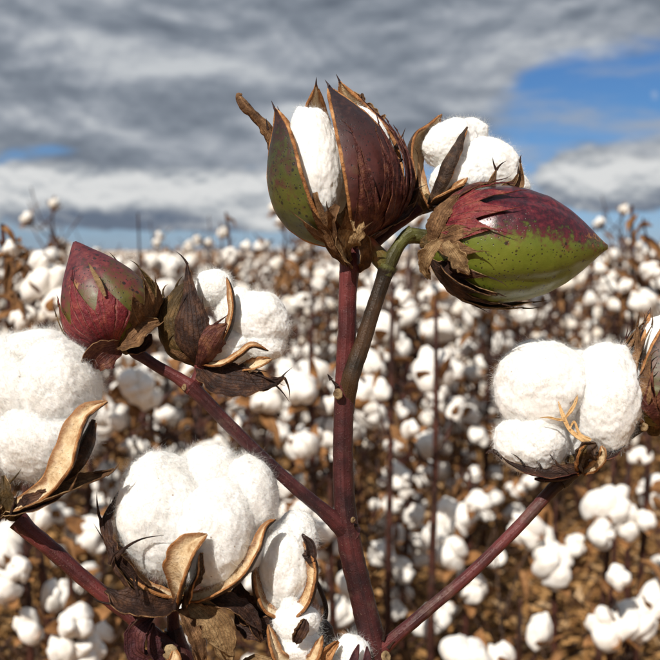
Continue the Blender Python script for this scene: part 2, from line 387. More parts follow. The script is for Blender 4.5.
def fuzz(mb, V, N, count, ln, seed, width=0.00006, lift=0.35, keep=None):
    """stray cotton fibres standing and lying on lint"""
    r0 = np.random.default_rng(seed); i = r0.integers(0, len(V), count); p = V[i]; n = N[i]
    t = r0.normal(size=(count, 3)); t = nrm(t-n*(t*n).sum(1)[:, None]); l = ln*r0.uniform(.35, 1.5, count)[:, None]
    lf = np.abs(r0.normal(0, lift, count))[:, None]; side = nrm(np.cross(n, t)); bend = r0.normal(0, .5, count)[:, None]
    P0 = p-n*.0006; K = 5; rows = []
    for k in range(K):
        u = k/(K-1); rows.append(P0 + t*l*u + n*(l*lf*(u*1.5-u*u*.8) + .0007*u*0) + side*l*bend*u*u + r0.normal(0, .07, (count, 3))*l*u)
    W = side*width*.5; Vv = []
    for k in range(K): f = 1-.6*k/(K-1); Vv += [rows[k]-W*f, rows[k]+W*f]
    Vv = np.stack(Vv, 1).reshape(-1, 3); base = np.arange(count)[:, None]*(2*K)
    q = np.concatenate([base+np.array([2*k, 2*k+1, 2*k+3, 2*k+2]) for k in range(K-1)])
    mb.add(Vv, q, 0); return mb

# ------------------------------------------------------------------ materials
def mat(name):
    m = bpy.data.materials.new(name); m.use_nodes = True; n = NT(m.node_tree)
    b = n.n['Principled BSDF']; n.b = b; n.mat = m
    n.obj = n.new('ShaderNodeTexCoord').outputs['Object']; n.uv = n.new('ShaderNodeTexCoord').outputs['UV']
    return n
def fin(n, col=None, rough=.6, bump=None, spec=.5, **kw):
    if col is not None: n.put(n.b.inputs['Base Color'], col)
    n.put(n.b.inputs['Roughness'], rough); n.put(n.b.inputs['Specular IOR Level'], spec)
    if bump is not None: n.l.new(bump, n.b.inputs['Normal'])
    for k, v in kw.items(): n.put(n.b.inputs[k], v)
    return n.mat
def m_lint(sss=True):
    n = mat('cotton_lint'); a = n.noise(420, 4, n.obj, .6, 1.2); c = n.noise(90, 3, n.obj)
    col = n.mix(n.step(c, .35, .75), (.90,.885,.855), (.865,.835,.785)) if sss else n.mix(n.step(c, .35, .75), (.85,.82,.775), (.74,.68,.59))
    if not sss: col = n.mix(1.0, col, n.ramp(n.new('ShaderNodeNewGeometry').outputs['Random Per Island'], [(0, (.62,.52,.40)), (.10, (.86,.80,.72)), (.3, (1,1,1)), (1, (1,1,1))]), 'MULTIPLY')
    if sss:
        col = n.mix(n.m('MULTIPLY', n.step(n.voro(95, n.obj), .055, .03), .75), col, (.34,.19,.09)); col = n.mix(n.m('MULTIPLY', n.step(n.noise(34, 4, n.obj, .6), .60, .74), .35), col, (.74,.64,.48))
    h = n.m('ADD', n.m('MULTIPLY', a, .6), n.m('MULTIPLY', n.noise(1500, 3, n.obj, .6, 2.0), .4))
    kw = {}
    if sss: kw = {'Subsurface Weight': .35, 'Subsurface Scale': .004, 'Subsurface Radius': (1.0,.85,.7)}
    return fin(n, col, .95, n.bump(h, .32, .0005), .1, **{'Sheen Weight': .25, 'Sheen Roughness': .6}, **kw)
def m_stem(name, dark, mid, lite, rough=.5, tip=None, cut=.86):
    n = mat(name); a = n.noise(55, 4, n.obj); f = n.noise(900, 3, n.obj, .6)
    st = n.noise(1.0, 4, n.comb(n.m('MULTIPLY', n.xyz(n.uv)[0], 6.0), n.m('MULTIPLY', n.xyz(n.uv)[1], 26.0), 0.0))
    col = n.mix(n.step(a, .35, .7), dark, mid); col = n.mix(n.m('MULTIPLY', n.step(st, .45, .75), .5), col, dark)
    sp = n.step(n.voro(750, n.obj), .26, .12); col = n.mix(n.m('MULTIPLY', n.m('MULTIPLY', sp, n.step(n.noise(120, 2, n.obj), .45, .7)), .5), col, lite); col = n.mix(n.m('MULTIPLY', n.step(n.noise(38, 6, n.obj, .7), .54, .66), .45), col, tuple(q*.5+.02 for q in lite))
    if tip: col = n.mix(n.step(n.m('ADD', n.xyz(n.uv)[0], n.m('MULTIPLY', n.m('SUBTRACT', a, .5), .25)), cut, cut+.10), col, tip)
    h = n.m('ADD', n.m('MULTIPLY', st, .7), n.m('ADD', n.m('MULTIPLY', f, .35), n.m('MULTIPLY', sp, .4)))
    return fin(n, col, n.m('ADD', .22, n.m('MULTIPLY', f, .42)), n.bump(h, .75, .0009), .32)
def m_dry(name, c0, c1, c2, veins=9.0, rough=.75, vein_c=None, sc=1.0, stain=None):
    """dried leaf tissue: mottled, with veins along it"""
    n = mat(name); u, v, _ = n.xyz(n.uv); a = n.noise(140*sc, 5, n.obj, .6); b = n.noise(600*sc, 4, n.obj, .65)
    fan = n.m('MULTIPLY', n.m('SUBTRACT', v, .5), veins); vn = n.m('ABSOLUTE', n.m('SUBTRACT', n.m('FRACT', n.m('ADD', fan, n.m('MULTIPLY', a, .5))), .5))
    line = n.step(vn, .13, .02) if veins else 0.0
    col = n.ramp(n.m('ADD', n.m('MULTIPLY', a, .75), n.m('MULTIPLY', b, .3)), [(.34, c0), (.52, c1), (.70, c2)])
    col = n.mix(n.m('MULTIPLY', line, .45), col, vein_c or c2)
    sp = n.step(n.voro(520*sc, n.obj), .22, .1); col = n.mix(n.m('MULTIPLY', sp, .6), col, tuple(x*.4 for x in c0))
    if stain is not None:
        ed = n.step(n.m('ADD', n.m('ABSOLUTE', n.m('SUBTRACT', v, .5)), n.m('ADD', n.m('MULTIPLY', n.m('SUBTRACT', a, .5), .7), n.m('MULTIPLY', n.m('POWER', u, 4.0), .25))), .26, .50)
        gr_ = n.noise(1.0, 4, n.comb(n.m('MULTIPLY', u, 4.0), n.m('MULTIPLY', v, 34.0), 0.0))
        col = n.mix(n.m('MULTIPLY', ed, .85), col, stain); col = n.mix(n.m('MULTIPLY', n.step(gr_, .5, .75), .35), col, stain)
    h = n.m('ADD', n.m('MULTIPLY', b, .8), n.m('ADD', n.m('MULTIPLY', line, .6), n.m('MULTIPLY', a, 1.2)))
    return fin(n, col, rough, n.bump(h, .95, .0010), .22)
def m_pod(name, cfg):
    """boll skin: green with oil-gland specks, flushed red where cfg says"""
    n = mat(name); x, y, z = n.xyz(n.obj); L = cfg['L']
    a = n.noise(70, 5, n.obj, .62); b = n.noise(330, 4, n.obj, .62); t = n.m('DIVIDE', z, L)
    g = n.ramp(n.m('ADD', n.m('MULTIPLY', a, .7), n.m('MULTIPLY', b, .3)), [(.3, cfg['g0']), (.55, cfg['g1']), (.75, cfg['g2'])])
    r = n.ramp(n.m('ADD', n.m('MULTIPLY', b, .7), n.m('MULTIPLY', a, .4)), [(.36, cfg['r0']), (.52, cfg['r1']), (.72, cfg['r2'])])
    mk = n.m('ADD', cfg['mask'](n, x, y, t), n.m('ADD', n.m('MULTIPLY', n.m('SUBTRACT', a, .5), cfg.get('na', 1.3)), n.m('MULTIPLY', n.m('SUBTRACT', b, .5), cfg.get('nb', 1.5))))
    mk = n.step(mk, -.34, .34); col = n.mix(mk, g, r)
    def dots(sc, r0, th, m, c, col):
        s = n.m('MULTIPLY', n.step(n.m('ADD', n.voro(sc, n.obj), n.m('MULTIPLY', n.m('SUBTRACT', b, .5), .1)), r0, r0*.6), n.step(n.noise(sc*.3, 2, n.obj), th, th+.06))
        return n.mix(n.m('MULTIPLY', s, m), col, c), s
    col, d1 = dots(560, .26, .40, .9, cfg['dot'], col); col, d2 = dots(230, .27, .47, .9, cfg['dot'], col)
    if 'patch' in cfg: col = n.mix(n.step(n.m('ADD', cfg['patchmask'](n, x, y, t), n.m('MULTIPLY', n.m('SUBTRACT', b, .5), 1.8)), 0, .25), col, cfg['patch'])
    h = n.m('SUBTRACT', n.m('ADD', n.m('MULTIPLY', b, .35), n.m('MULTIPLY', n.noise(1600, 2, n.obj), .25)), n.m('MULTIPLY', d1, .5))
    return fin(n, col, n.m('ADD', cfg.get('rough', .22), n.m('MULTIPLY', b, .25)), n.bump(h, .4, .0005), .5)

LINT = m_lint(); LINT_FAR = m_lint(False); LINT_FAR.name = 'cotton_lint_plain'
STEM = m_stem('red_brown_stem', (.020,.007,.008), (.085,.020,.019), (.22,.12,.08))
STEM_RED = m_stem('red_branch', (.045,.010,.010), (.135,.028,.026), (.26,.14,.09))
STEM_DARK = m_stem('dark_branch', (.010,.007,.005), (.038,.017,.011), (.14,.08,.045))
STEM_FORK = m_stem('fork_branch', (.016,.010,.005), (.065,.032,.014), (.14,.08,.045), tip=(.085,.085,.022))
STEM_FADE = m_stem('fading_branch', (.045,.010,.010), (.135,.028,.026), (.26,.14,.09), tip=(.028,.012,.009), cut=.78)
STEM_GREEN = m_stem('green_stalk', (.05,.045,.012), (.13,.13,.03), (.22,.16,.07))
STEM_FLUSH = m_stem('flushed_stalk', (.10,.085,.02), (.36,.07,.03), (.40,.24,.08))
SCAR = m_dry('leaf_scar', (.07,.04,.02), (.24,.16,.08), (.40,.30,.17))
BUR_IN = m_dry('bur_inside', (.34,.20,.09), (.60,.44,.26), (.74,.62,.44), 0, .6, stain=(.22,.085,.025))
BUR_OUT = m_dry('bur_outside', (.012,.008,.006), (.04,.022,.014), (.13,.07,.035), 0, .5)
BUR_RIM = m_dry('bur_edge', (.09,.03,.010), (.30,.125,.04), (.52,.28,.12), 0, .6)
BR_DARK = m_dry('dark_dry_bract', (.010,.006,.005), (.032,.015,.011), (.11,.05,.026), 9, .55)
BR_BROWN = m_dry('brown_dry_bract', (.030,.013,.007), (.115,.055,.023), (.30,.165,.075), 9, .65)
BR_TAN = m_dry('tan_dry_bract', (.07,.035,.015), (.22,.13,.058), (.42,.28,.14), 9, .7)
BR_RED = m_dry('red_veined_bract', (.050,.008,.011), (.155,.019,.025), (.26,.065,.045), 13, .42, (.28,.12,.09))
BR_MAROON = m_dry('maroon_bract', (.018,.008,.006), (.080,.022,.018), (.20,.085,.04), 9, .48, (.17,.07,.04))
BR_OLIVE = m_dry('olive_brown_bract', (.020,.012,.005), (.070,.042,.014), (.18,.10,.034), 11, .55, (.22,.13,.05))
PURPLE_LEAF = m_dry('purple_leaf', (.02,.008,.010), (.06,.018,.022), (.12,.04,.035), 7, .55)
SEPTUM = m_dry('dry_seam', (.34,.17,.06), (.55,.33,.14), (.66,.46,.24), 0, .7)
DOT = (.012,.008,.008)

# =================================================================== THE PLACE
def build_ground():
    n = mat('red_soil'); p = n.new('ShaderNodeNewGeometry').outputs['Position']
    a = n.noise(3.2, 8, p, .65); b = n.noise(28, 6, p, .65); f = n.noise(160, 4, p, .6)
    c = n.ramp(n.m('ADD', n.m('MULTIPLY', a, .4), n.m('MULTIPLY', b, .6)), [(.32, (.15,.070,.024)), (.5, (.40,.21,.075)), (.68, (.56,.33,.14))])
    h = n.m('ADD', b, n.m('MULTIPLY', f, .4))
    m = fin(n, c, .95, n.bump(h, 1.0, .03), .1)
    N = 90; xs = np.concatenate([-np.geomspace(900, .3, N//2), np.geomspace(.3, 900, N//2)]); ys = np.concatenate([-np.geomspace(300, .3, 30), np.geomspace(.3, 1500, 90)])
    X, Y = np.meshgrid(xs, ys, indexing='ij'); Z = np.zeros_like(X)
    q = np.stack([X, Y, Z], -1).reshape(-1, 3); fade = np.clip(1-np.hypot(q[:,0], q[:,1])/60, 0, 1)
    q[:, 2] = .035*fbm(q*1.7, 3)*fade - .02
    mb = MB(); mb.add(q, grid_faces(len(xs), len(ys))[:, ::-1] * 1, 0)
    me = mb.mesh('ground', m)
    if me.polygons[0].normal.z < 0: me.flip_normals()
    link('ground', me, kind='structure')
build_ground()

def build_litter():
    n = mat('leaf_litter'); o = n.new('ShaderNodeNewGeometry').outputs; rp = o['Random Per Island']
    c = n.ramp(rp, [(0, (.06,.026,.010)), (.25, (.22,.105,.034)), (.5, (.42,.22,.075)), (.8, (.58,.34,.14)), (1, (.56,.40,.24))])
    m = fin(n, n.mix(n.noise(200, 3, n.obj), c, n.mix(.5, c, (.10,.045,.018))), .8, None, .2)
    r0 = np.random.default_rng(21); K = 32000
    d = .9+9*r0.random(K)**1.6; a = r0.uniform(-.62, .62, K); x = np.tan(a)*d; y = d
    s = .006+.026*r0.random(K)**1.8; th = r0.uniform(0, 6.28, K); tilt = r0.normal(0, .5, (K, 2)); z = r0.random(K)**3*.13
    ct, st = np.cos(th), np.sin(th); out = []
    for (u, v, w) in ((-1,0,.25),(-.2,-.55,0),(0,0,-.25),(-.2,.55,0),(.5,-.4,.1),(1,0,.35),(.5,.4,.1)):
        lx, ly, lz = u*s, v*s, w*s*r0.uniform(-.5, 1.5, K)
        lz = lz + tilt[:,0]*lx + tilt[:,1]*ly
        out.append(np.stack([x+lx*ct-ly*st, y+lx*st+ly*ct, z+np.abs(lz)+.002], 1))
    V = np.stack(out, 1).reshape(-1, 3); b = np.arange(K)[:, None]*7
    T = np.concatenate([b+np.array(f) for f in ((0,1,2),(0,2,3),(1,4,2),(2,6,3),(2,4,5),(2,5,6))])
    mb = MB(); mb.add(V, T, 0); emit('leaf_litter', mb, m, kind='stuff', label='dry brown leaves littering the red soil between the plants')
build_litter()
def build_twigs():
    r0 = np.random.default_rng(31); mb = MB()
    for k in range(2600):
        d = 1.15+5*r0.random()**1.5; x = math.tan(r0.uniform(-.5, .5))*d; p = np.array([x, d, r0.random()**1.5*.22]); a = r0.uniform(0, 6.28)
        v = np.array([math.cos(a), math.sin(a), abs(r0.normal(0, .7))])*r0.uniform(.06, .26); q = r0.normal(0, .015, 3)
        w = r0.uniform(.0012, .0034); tube(mb, [p, p+v*.5+q, p+v], [w, w*.8, w*.5], 5, 4, 0, cap=False)
    emit('fallen_twigs', mb, m_stem('dead_twig', (.02,.010,.006), (.10,.045,.022), (.25,.15,.08), .8), kind='stuff', label='tangle of dead twigs and stalks low over the red soil')
build_twigs()

# ---------------------------------------------------------------- field plants
STEM_FAR = m_stem('field_stem', (.022,.009,.007), (.095,.034,.024), (.17,.08,.045), .7)
LEAF_FAR = m_dry('field_dry_leaf', (.07,.030,.012), (.21,.10,.038), (.38,.20,.085), 7, .8, None, .3)
BUR_FAR = m_dry('field_bur', (.05,.020,.008), (.19,.085,.030), (.42,.21,.08), 3, .7, None, .3)

def lock_mesh(seed, n, stuffname='cotton_lock'):
    r0 = np.random.default_rng(seed); mb = MB()
    ax = np.diag([.021*r0.uniform(.8, 1.2), .020*r0.uniform(.8, 1.2), .027*r0.uniform(.8, 1.4)])
    V, T, N = puff(np.zeros(3), ax, seed, n, .30, nb=9, fine=3.2); mb.add(V, T, 0); return mb
def bur_geom(mb, r0, mats, n=4, s=1.0, nu=8, nv=5):
    a0 = r0.uniform(0, 6.28)
    for k in range(n):
        a = a0+k*6.283/n+r0.normal(0, .15); ra = np.array([math.cos(a), math.sin(a), 0]); up = np.array([0,0,1.])
        o = r0.uniform(.8, 1.25)
        pts = [ra*.002*s, ra*.020*s*o+up*.003*s, ra*.037*s*o+up*.014*s, ra*.050*s*o+up*.034*s*r0.uniform(.4, 1.2)]
        sheet(mb, pts, [.004*s, .013*s, .011*s, .0008*s], up-ra*.6, .7, .001*s, mats, .0, nu, nv, rim=False)
def boll_variant(seed, mb=None, lod=3, M=None, nl=None, s=1.0):
    """positions of the locks of an open boll, axis +Z"""
    r0 = np.random.default_rng(seed); n = nl or int(r0.integers(4, 6)); a0 = r0.uniform(0, 6.28); out = []
    for k in range(n):
        a = a0+k*6.283/n+r0.normal(0, .12); rr = .0138*r0.uniform(.6, 1.35); out.append((np.array([math.cos(a)*rr, math.sin(a)*rr, .026+r0.uniform(-.012, .010)]), r0.uniform(.85, 1.2), r0.uniform(0, 6.28)))
    return out

LOCK3 = [lock_mesh(900+i, 3).mesh('cotton_lock', LINT_FAR) for i in range(5)]
def bur_mesh(i):
    mb = MB(); bur_geom(mb, np.random.default_rng(50+i), (1,0,1)); tube(mb, [(0,0,-.012),(0,0,.002),(0,0,.008)], [.0022,.004,.001], 5, 6, 2); return mb.mesh('bur', [BUR_FAR, BUR_FAR, STEM_FAR])
BURS = [bur_mesh(i) for i in range(3)]
def boll_mesh(i, lod, lmat=0):
    mb = MB()
    for c, s, rz in boll_variant(300+i):
        V, T, N = puff(c, np.diag([.021, .021, .025])*s, 40*i+int(rz*9), lod, .3, nb=7, fine=3.0); mb.add(V, T, 0)
    bur_geom(mb, np.random.default_rng(70+i), (1,1,1), 4, 1.0, 4, 3)
    return mb
BOLL2 = [boll_mesh(i, 2).mesh('cotton_boll', [LINT_FAR, BUR_FAR]) for i in range(5)]
def leaf_geom(mb, r0, base, d, L, mat=0, nu=6, nv=5):
    d = nrm(d); side = nrm(np.cross(d, r0.normal(size=3))); nn = np.cross(side, d); dn = np.array([0,0,-1.])
    pts = [base, base+d*L*.35+nn*L*.12, base+d*L*.7+dn*L*.15, base+d*L*.8+dn*L*.5]
    sheet(mb, pts, [L*.04, L*.19, L*.15, L*.02], nn, 1.5, .0006, (mat,)*3, L*.10, nu, nv, ragged=.5, seed=r0.uniform(0, 9), rim=False)

def plant_plan(seed, h=.9, nb=10, spread=1.0, low=.28):
    """branch paths and boll axes of a field plant standing at the origin"""
    r0 = np.random.default_rng(seed); j = r0.normal(0, .035, 2)
    stem = [np.array([0,0,-.03]), np.array([j[0]*.3, j[1]*.3, h*.35]), np.array([j[0]*.7, j[1]*.6, h*.7]), np.array([j[0], j[1], h])]
    C = spline(stem, 40); br = []; bolls = []; lv = []
    a = r0.uniform(0, 6.28)
    for k in range(nb):
        t = low+(1-low-.03)*(k+r0.uniform(-.3, .3))/nb; i = int(np.clip(t, 0, .98)*39); p = C[i]; a += 2.4+r0.normal(0, .3)
        L = spread*r0.uniform(.07, .26)*(1.15-.75*t); ra = np.array([math.cos(a), math.sin(a), 0])
        e = p+ra*L+np.array([0,0,L*r0.uniform(.25, .95)]); mid = (p+e)/2+np.array([0,0,-L*.06])+r0.normal(0, .008, 3)
        br.append([p, mid, e]); ax = nrm(ra*.8+np.array([0,0,r0.uniform(-.2, 1.1)])+r0.normal(0, .35, 3)); bolls.append((e, ax, r0.uniform(.70, 1.15)))
        if L > .13 and r0.random() < .45:
            m = mid; ax = nrm(np.array([-ra[1], ra[0], .3])*r0.choice([-1, 1])+r0.normal(0, .4, 3)); bolls.append((m+ax*.02, ax, r0.uniform(.7, 1.0)))
        for q in range(3):
            if r0.random() < .8: lv.append((p+(e-p)*r0.uniform(.1, 1.0), ra*.6+r0.normal(0, .6, 3), r0.uniform(.02, .065)))
        if k % 2:                # a long bare upright shoot
            q = p; v = np.array([math.cos(a+1)*.25, math.sin(a+1)*.25, 1.0])+r0.normal(0, .15, 3); Lt = r0.uniform(.08, .2); br.append([q, q+v*Lt*.35+r0.normal(0, .016, 3), q+v*Lt*.7+r0.normal(0, .02, 3), q+v*Lt+r0.normal(0, .03, 3)])
            lv.append((q+v*Lt*.95, r0.normal(0, .6, 3)+[0,0,.5], .025))
        for q_ in range(2):      # bare twigs
            q = p+(e-p)*r0.uniform(.2, .9); v = ra*r0.uniform(-.5, .8)+r0.normal(0, .35, 3)+np.array([0,0,r0.uniform(.2, 1.2)]); Lt = r0.uniform(.06, .2)
            br.append([q, q+v*Lt*.5+r0.normal(0, .008, 3), q+v*Lt])
    bolls.append((C[-1], nrm(np.array([0,0,1])+r0.normal(0, .4, 3)), r0.uniform(.7, 1.0)))
    return dict(stem=stem, br=br, bolls=bolls, lv=lv, h=h, r0=r0)
def field_plant(plan, at, detail, **props):
    """thing > stem, branch, leaf, cotton_boll (> cotton_lock, bur); detail 2: all; 1: bolls as single parts"""
    M = Matrix.Translation(at); root = link('cotton_plant', None, None, M, **props); r0 = plan['r0']; A = np.asarray(at)
    mb = MB(); tube(mb, [A+p for p in plan['stem']], [.008, .0066, .005, .003], 14, 7, 0, .08)
    if detail == 1:
        for b in plan['br']: tube(mb, [A+p for p in b], [.0034, .0027, .002], 6, 5, 0)
    emit('stem', mb, STEM_FAR, root)
    if detail == 2:
        for b in plan['br']: mb = MB(); tube(mb, [A+p for p in b], [.0030, .0024, .0018], 8, 6, 0, .1); emit('branch', mb, STEM_FAR, root)
    if detail == 1 and plan['lv']:
        mb = MB()
        for b, d, L in plan['lv']: leaf_geom(mb, r0, A+b, d, L)
        emit('dry_leaves', mb, LEAF_FAR, root, kind='stuff')
    elif detail == 2:
        for b, d, L in plan['lv']: mb = MB(); leaf_geom(mb, r0, A+b, d, L, 0, 10, 7); emit('leaf', mb, LEAF_FAR, root)
    for i, (p, ax, s) in enumerate(plan['bolls']):
        k = int(r0.integers(0, 99)); MM = basis(A+p, ax, r0.normal(size=3)) @ Matrix.Scale(s, 4)
        if detail == 1: link('cotton_boll', BOLL2[k % 5], root, MM)
        else:
            bo = link('cotton_boll', BURS[k % 3], root, MM); bo.name = 'cotton_boll' if False else bo.name
            for q, (c, ls, rz) in enumerate(boll_variant(300+k)):
                link('cotton_lock', LOCK3[(k+q) % 5], bo, MM @ Matrix.Translation(c) @ Matrix.Rotation(rz, 4, 'Z') @ Matrix.Scale(ls, 4))
    return root
KIDS = {}
def copy_tree(o, kids, parent=None):
    c = o.copy(); COL.objects.link(c)
    if parent is not None: c.parent = parent
    for ch in kids.get(o.name, []): copy_tree(ch, kids, c)
    return c

def screen_plant(depth, bolls, top=None, foot=None, lv=(), seed=0, **props):
    """a field plant built round bolls whose place can be read off the photograph: (px, py, diameter px)"""
    r0 = np.random.default_rng(seed); cx = np.mean([b[0] for b in bolls]) if foot is None else foot
    base = P(cx, 330, depth); base[2] = 0; tp = P(*top, depth) if top else P(cx, min(b[1] for b in bolls)-14, depth)
    pl = dict(r0=r0, br=[], bolls=[], lv=[], h=tp[2])
    st = [np.array([0,0,-.03]), (tp-base)*[.25,.25,.38]+r0.normal(0, .008, 3), (tp-base)*[.7,.7,.75], tp-base]; pl['stem'] = st; C = spline(st, 60)
    for b in bolls:
        d = depth+r0.uniform(-.07, .07)*depth*.5; c = P(b[0], b[1], d)-base; s = b[2]*depth/F/.078
        zz = max(c[2]-.05-abs(c[0]-C[:,0].mean())*.5, .12); p = C[np.argmin(np.abs(C[:,2]-zz))]
        side = c-p; side[2] = 0; ax = nrm(nrm(side)*.45+np.array([0,-.35,.6])+r0.normal(0, .3, 3)) if len(b) < 4 else nrm(np.array(b[3]))
        e = c-ax*.024*s; pl['br'].append([p, (p+e)/2+np.array([0,0,-.012]), e]); pl['bolls'].append((e, ax, s))
    for l in lv: c = P(l[0], l[1], depth)-base; pl['lv'].append((c, np.array([r0.normal(), -.5, -.3]), l[2]*depth/F*.9))
    return field_plant(pl, base, 2, category='plant', **props)

GRP = 'cotton plants of the field'
SP = [
 (1.42, [(430,370,52), (455,410,22), (410,430,24)], (436,300), 440, [(390,425,40), (470,330,24)], 'bare-stemmed cotton plant carrying one round white boll beside the central red stem'),
 (1.55, [(382,330,42), (366,395,48), (398,300,26), (372,365,30)], (392,280), 392, [(345,360,30), (392,428,30)], 'cotton plant with a pair of bolls just behind the dark forked branch'),
 (1.50, [(300,388,46), (326,432,40), (306,446,34), (285,372,28), (330,405,26)], (310,330), 318, [(268,420,34), (290,460,30)], 'cotton plant with a stack of four bolls behind the lace-edged dead bract'),
 (1.25, [(48,282,54), (58,306,40), (12,248,26), (22,322,34), (38,262,26)], (2,224), 46, [(5,262,40), (14,285,44), (-4,296,40), (20,300,40), (8,240,32), (24,280,34), (12,310,40), (2,228,26), (18,262,30), (0,280,36), (28,312,34), (10,252,26)], 'leafy brown cotton plant rising behind the red pointed boll at the field edge'),
 (2.1, [(229,256,19), (246,246,12), (225,282,16)], (226,212), 268, [(226,215,18), (280,272,34), (284,262,26), (270,300,30)], 'tall thin cotton plant leaning up to a brown bud against the clouds'),
 (1.55, [(455,520,44), (452,552,42), (437,536,34), (476,500,30), (470,590,40)], (470,470), 474, [(480,490,26), (440,580,30)], 'low cotton plant with a hanging cluster of bolls under the rising red branch'),
 (1.5, [(540,540,50), (554,566,48), (528,528,42), (575,545,28)], (556,500), 560, [(520,570,30), (585,600,34)], 'low cotton plant with one tight clump of bolls below the seamed round boll'),
 (1.5, [(608,505,48), (622,522,44), (602,535,34), (640,455,26)], (615,440), 606, [(636,480,30), (590,560,36), (600,580,30)], 'cotton plant with three stacked bolls below the half-hidden brown boll'),
 (1.3, [(630,622,54), (602,626,44), (655,600,44), (618,580,28)], (615,540), 612, [(640,560,36)], 'ground-hugging cotton plant with a row of bolls in the corner below the round seamed boll'),
 (1.3, [(540,632,40), (472,658,56), (500,655,40)], (520,600), 524, [(560,650,40)], 'short cotton plant with two low bolls beside the foot of the rising red branch'),
 (1.2, [(60,597,44), (76,622,46), (28,625,36), (86,650,48), (62,650,40)], (70,560), 66, [(40,570,40), (110,600,36)], 'low cotton plant with a heap of bolls below the sloping red branch'),
 (1.2, [(8,548,46), (4,590,36), (38,512,36), (18,570,30)], (24,480), 22, [(60,540,40), (40,560,36)], 'cotton plant half hidden under the biggest fluffy boll, its own bolls small'),
 (1.9, [(642,303,30), (650,272,24), (655,330,26), (600,270,18), (625,285,16)], (632,205), 640, [(638,214,26), (640,236,34), (652,226,30), (626,258,34), (648,310,36), (612,296,34), (655,250,34), (634,282,36), (645,262,30), (618,272,30)], 'tall leafy cotton plant standing above the horizon beyond the green boll'),
 (1.5, [(655,490,44), (640,392,20), (648,520,26)], (650,380), 652, [], 'cotton plant with a single boll showing under the half-hidden brown boll'),
 (1.35, [(318,530,46), (340,520,36), (330,550,30), (300,512,30)], (330,480), 336, [(318,566,26)], 'cotton plant with a soft clump of bolls behind the foot of the central red stem'),
 (1.9, [(412,520,30), (418,555,34), (395,570,24), (448,610,24), (405,490,24)], (410,440), 408, [(430,570,40), (400,600,36)], 'spindly cotton plant with small scattered bolls between the central stem and rising red branch'),
 (2.4, [(150,262,20), (128,268,18), (165,290,24), (118,262,14)], (140,250), 146, [(120,258,18)], 'cotton plant whose small bolls show between the red pointed boll and the dark-bracted boll'),
 (2.6, [(292,262,14), (318,285,18), (303,300,20), (330,270,12)], (312,222), 312, [(296,240,14), (306,252,18), (320,262,18), (288,278,16), (312,246,14), (300,236,12)], 'twiggy cotton plant poking above the horizon just under the splitting top boll'),
 (2.8, [(598,262,16), (606,285,20), (590,300,18)], (592,226), 596, [(588,240,16), (600,248,18), (584,262,16), (604,232,14)], 'thin cotton plant rising above the horizon past the pointed tip of the green boll'),
 (1.5, [(135,385,44), (120,420,34), (150,400,28)], (150,350), 150, [(138,402,30), (140,440,40), (104,392,26)], 'cotton plant seen under the red pointed boll and its slanting branch'),
]
for i, (d, bl, top, foot, lv, lab) in enumerate(SP):
    screen_plant(d, bl, top, foot, lv, 60+i, label=lab, group=GRP)

def scatter():
    r0 = np.random.default_rng(8); pos = []
    # rows of the field run away to one side
    th = R_(62); dr = np.array([math.cos(th), math.sin(th)]); nr = np.array([-dr[1], dr[0]])
    for row in range(-60, 61):
        for k in range(-400, 401):
            p = nr*(row*.86+r0.normal(0, .09)) + dr*(k*.145+r0.normal(0, .05))
            if p[1] > 6 and r0.random() < .15: continue
            if p[1] < 1.5 or p[1] > 42 or abs(p[0]) > p[1]*.47+.35: continue
            if p[1] > 9 and r0.random() < .45: continue
            if p[1] > 20 and r0.random() < .4: continue
            pos.append(p)
    pos = np.array(pos); return pos[np.argsort(pos[:,1])]
POS = scatter()
NEAR, MID, SOLO = 40, 120, 122
n_near = NEAR; n_mid = NEAR+MID; n_solo = NEAR+MID+SOLO
_r = np.random.default_rng(77)
LBL = ('dry brown cotton plant hung with small white bolls in the blurred field rows')
def proto(detail, i, h):
    pl = plant_plan(500+detail*40+i, h, 10, 1.0, .22)
    return field_plant(pl, np.array([0,0,0.]), detail, category='plant', label=LBL, group=GRP)
PR2 = [proto(2, i, h) for i, h in enumerate((.74,.66,.96,.84,.62))]; PR1 = [proto(1, i, h) for i, h in enumerate((.72,.66,1.04,.82,.62,.90))]
def solo_mesh(i):
    pl = plant_plan(800+i, (.72,.64,.95,.80,.60,.86)[i % 6], 11, 1.0, .25); mb = MB(); r0 = pl['r0']
    tube(mb, pl['stem'], [.008,.007,.0055,.0035], 8, 5, 2)
    for b in pl['br']: tube(mb, b, [.0034,.0028,.0022], 4, 4, 2, cap=False)
    for b, d, L in pl['lv']: leaf_geom(mb, r0, b, d, L, 3, 4, 3)
    for p, ax, s in pl['bolls']:
        MM = basis(p, ax, r0.normal(size=3))
        for c, ls, rz in boll_variant(int(r0.integers(1, 999)), nl=4):
            V, T, N = puff(c*s, np.diag([.021,.021,.025])*s*ls, int(r0.integers(1, 9999)), 1, .3, nb=6, fine=1.5); mb.add(toW(MM, V), T, 0)
        bur_geom_cheap(mb, MM, s)
    return mb.mesh('cotton_plant', [LINT_FAR, BUR_FAR, STEM_FAR, LEAF_FAR])
def bur_geom_cheap(mb, MM, s):
    V = np.array([(0,0,0),(.03,0,.015),(.0,.03,.015),(-.03,0,.015),(0,-.03,.015),(.044,.034,.034),(-.044,.034,.034)])*s*1.2
    mb.add(toW(MM, V), np.array([(0,1,5),(0,5,2),(0,2,6),(0,6,3),(0,3,4),(0,4,1)]), 1)
SOLOM = [solo_mesh(i) for i in range(6)]
for o in COL.objects:
    if o.parent: KIDS.setdefault(o.parent.name, []).append(o)
_count = {}
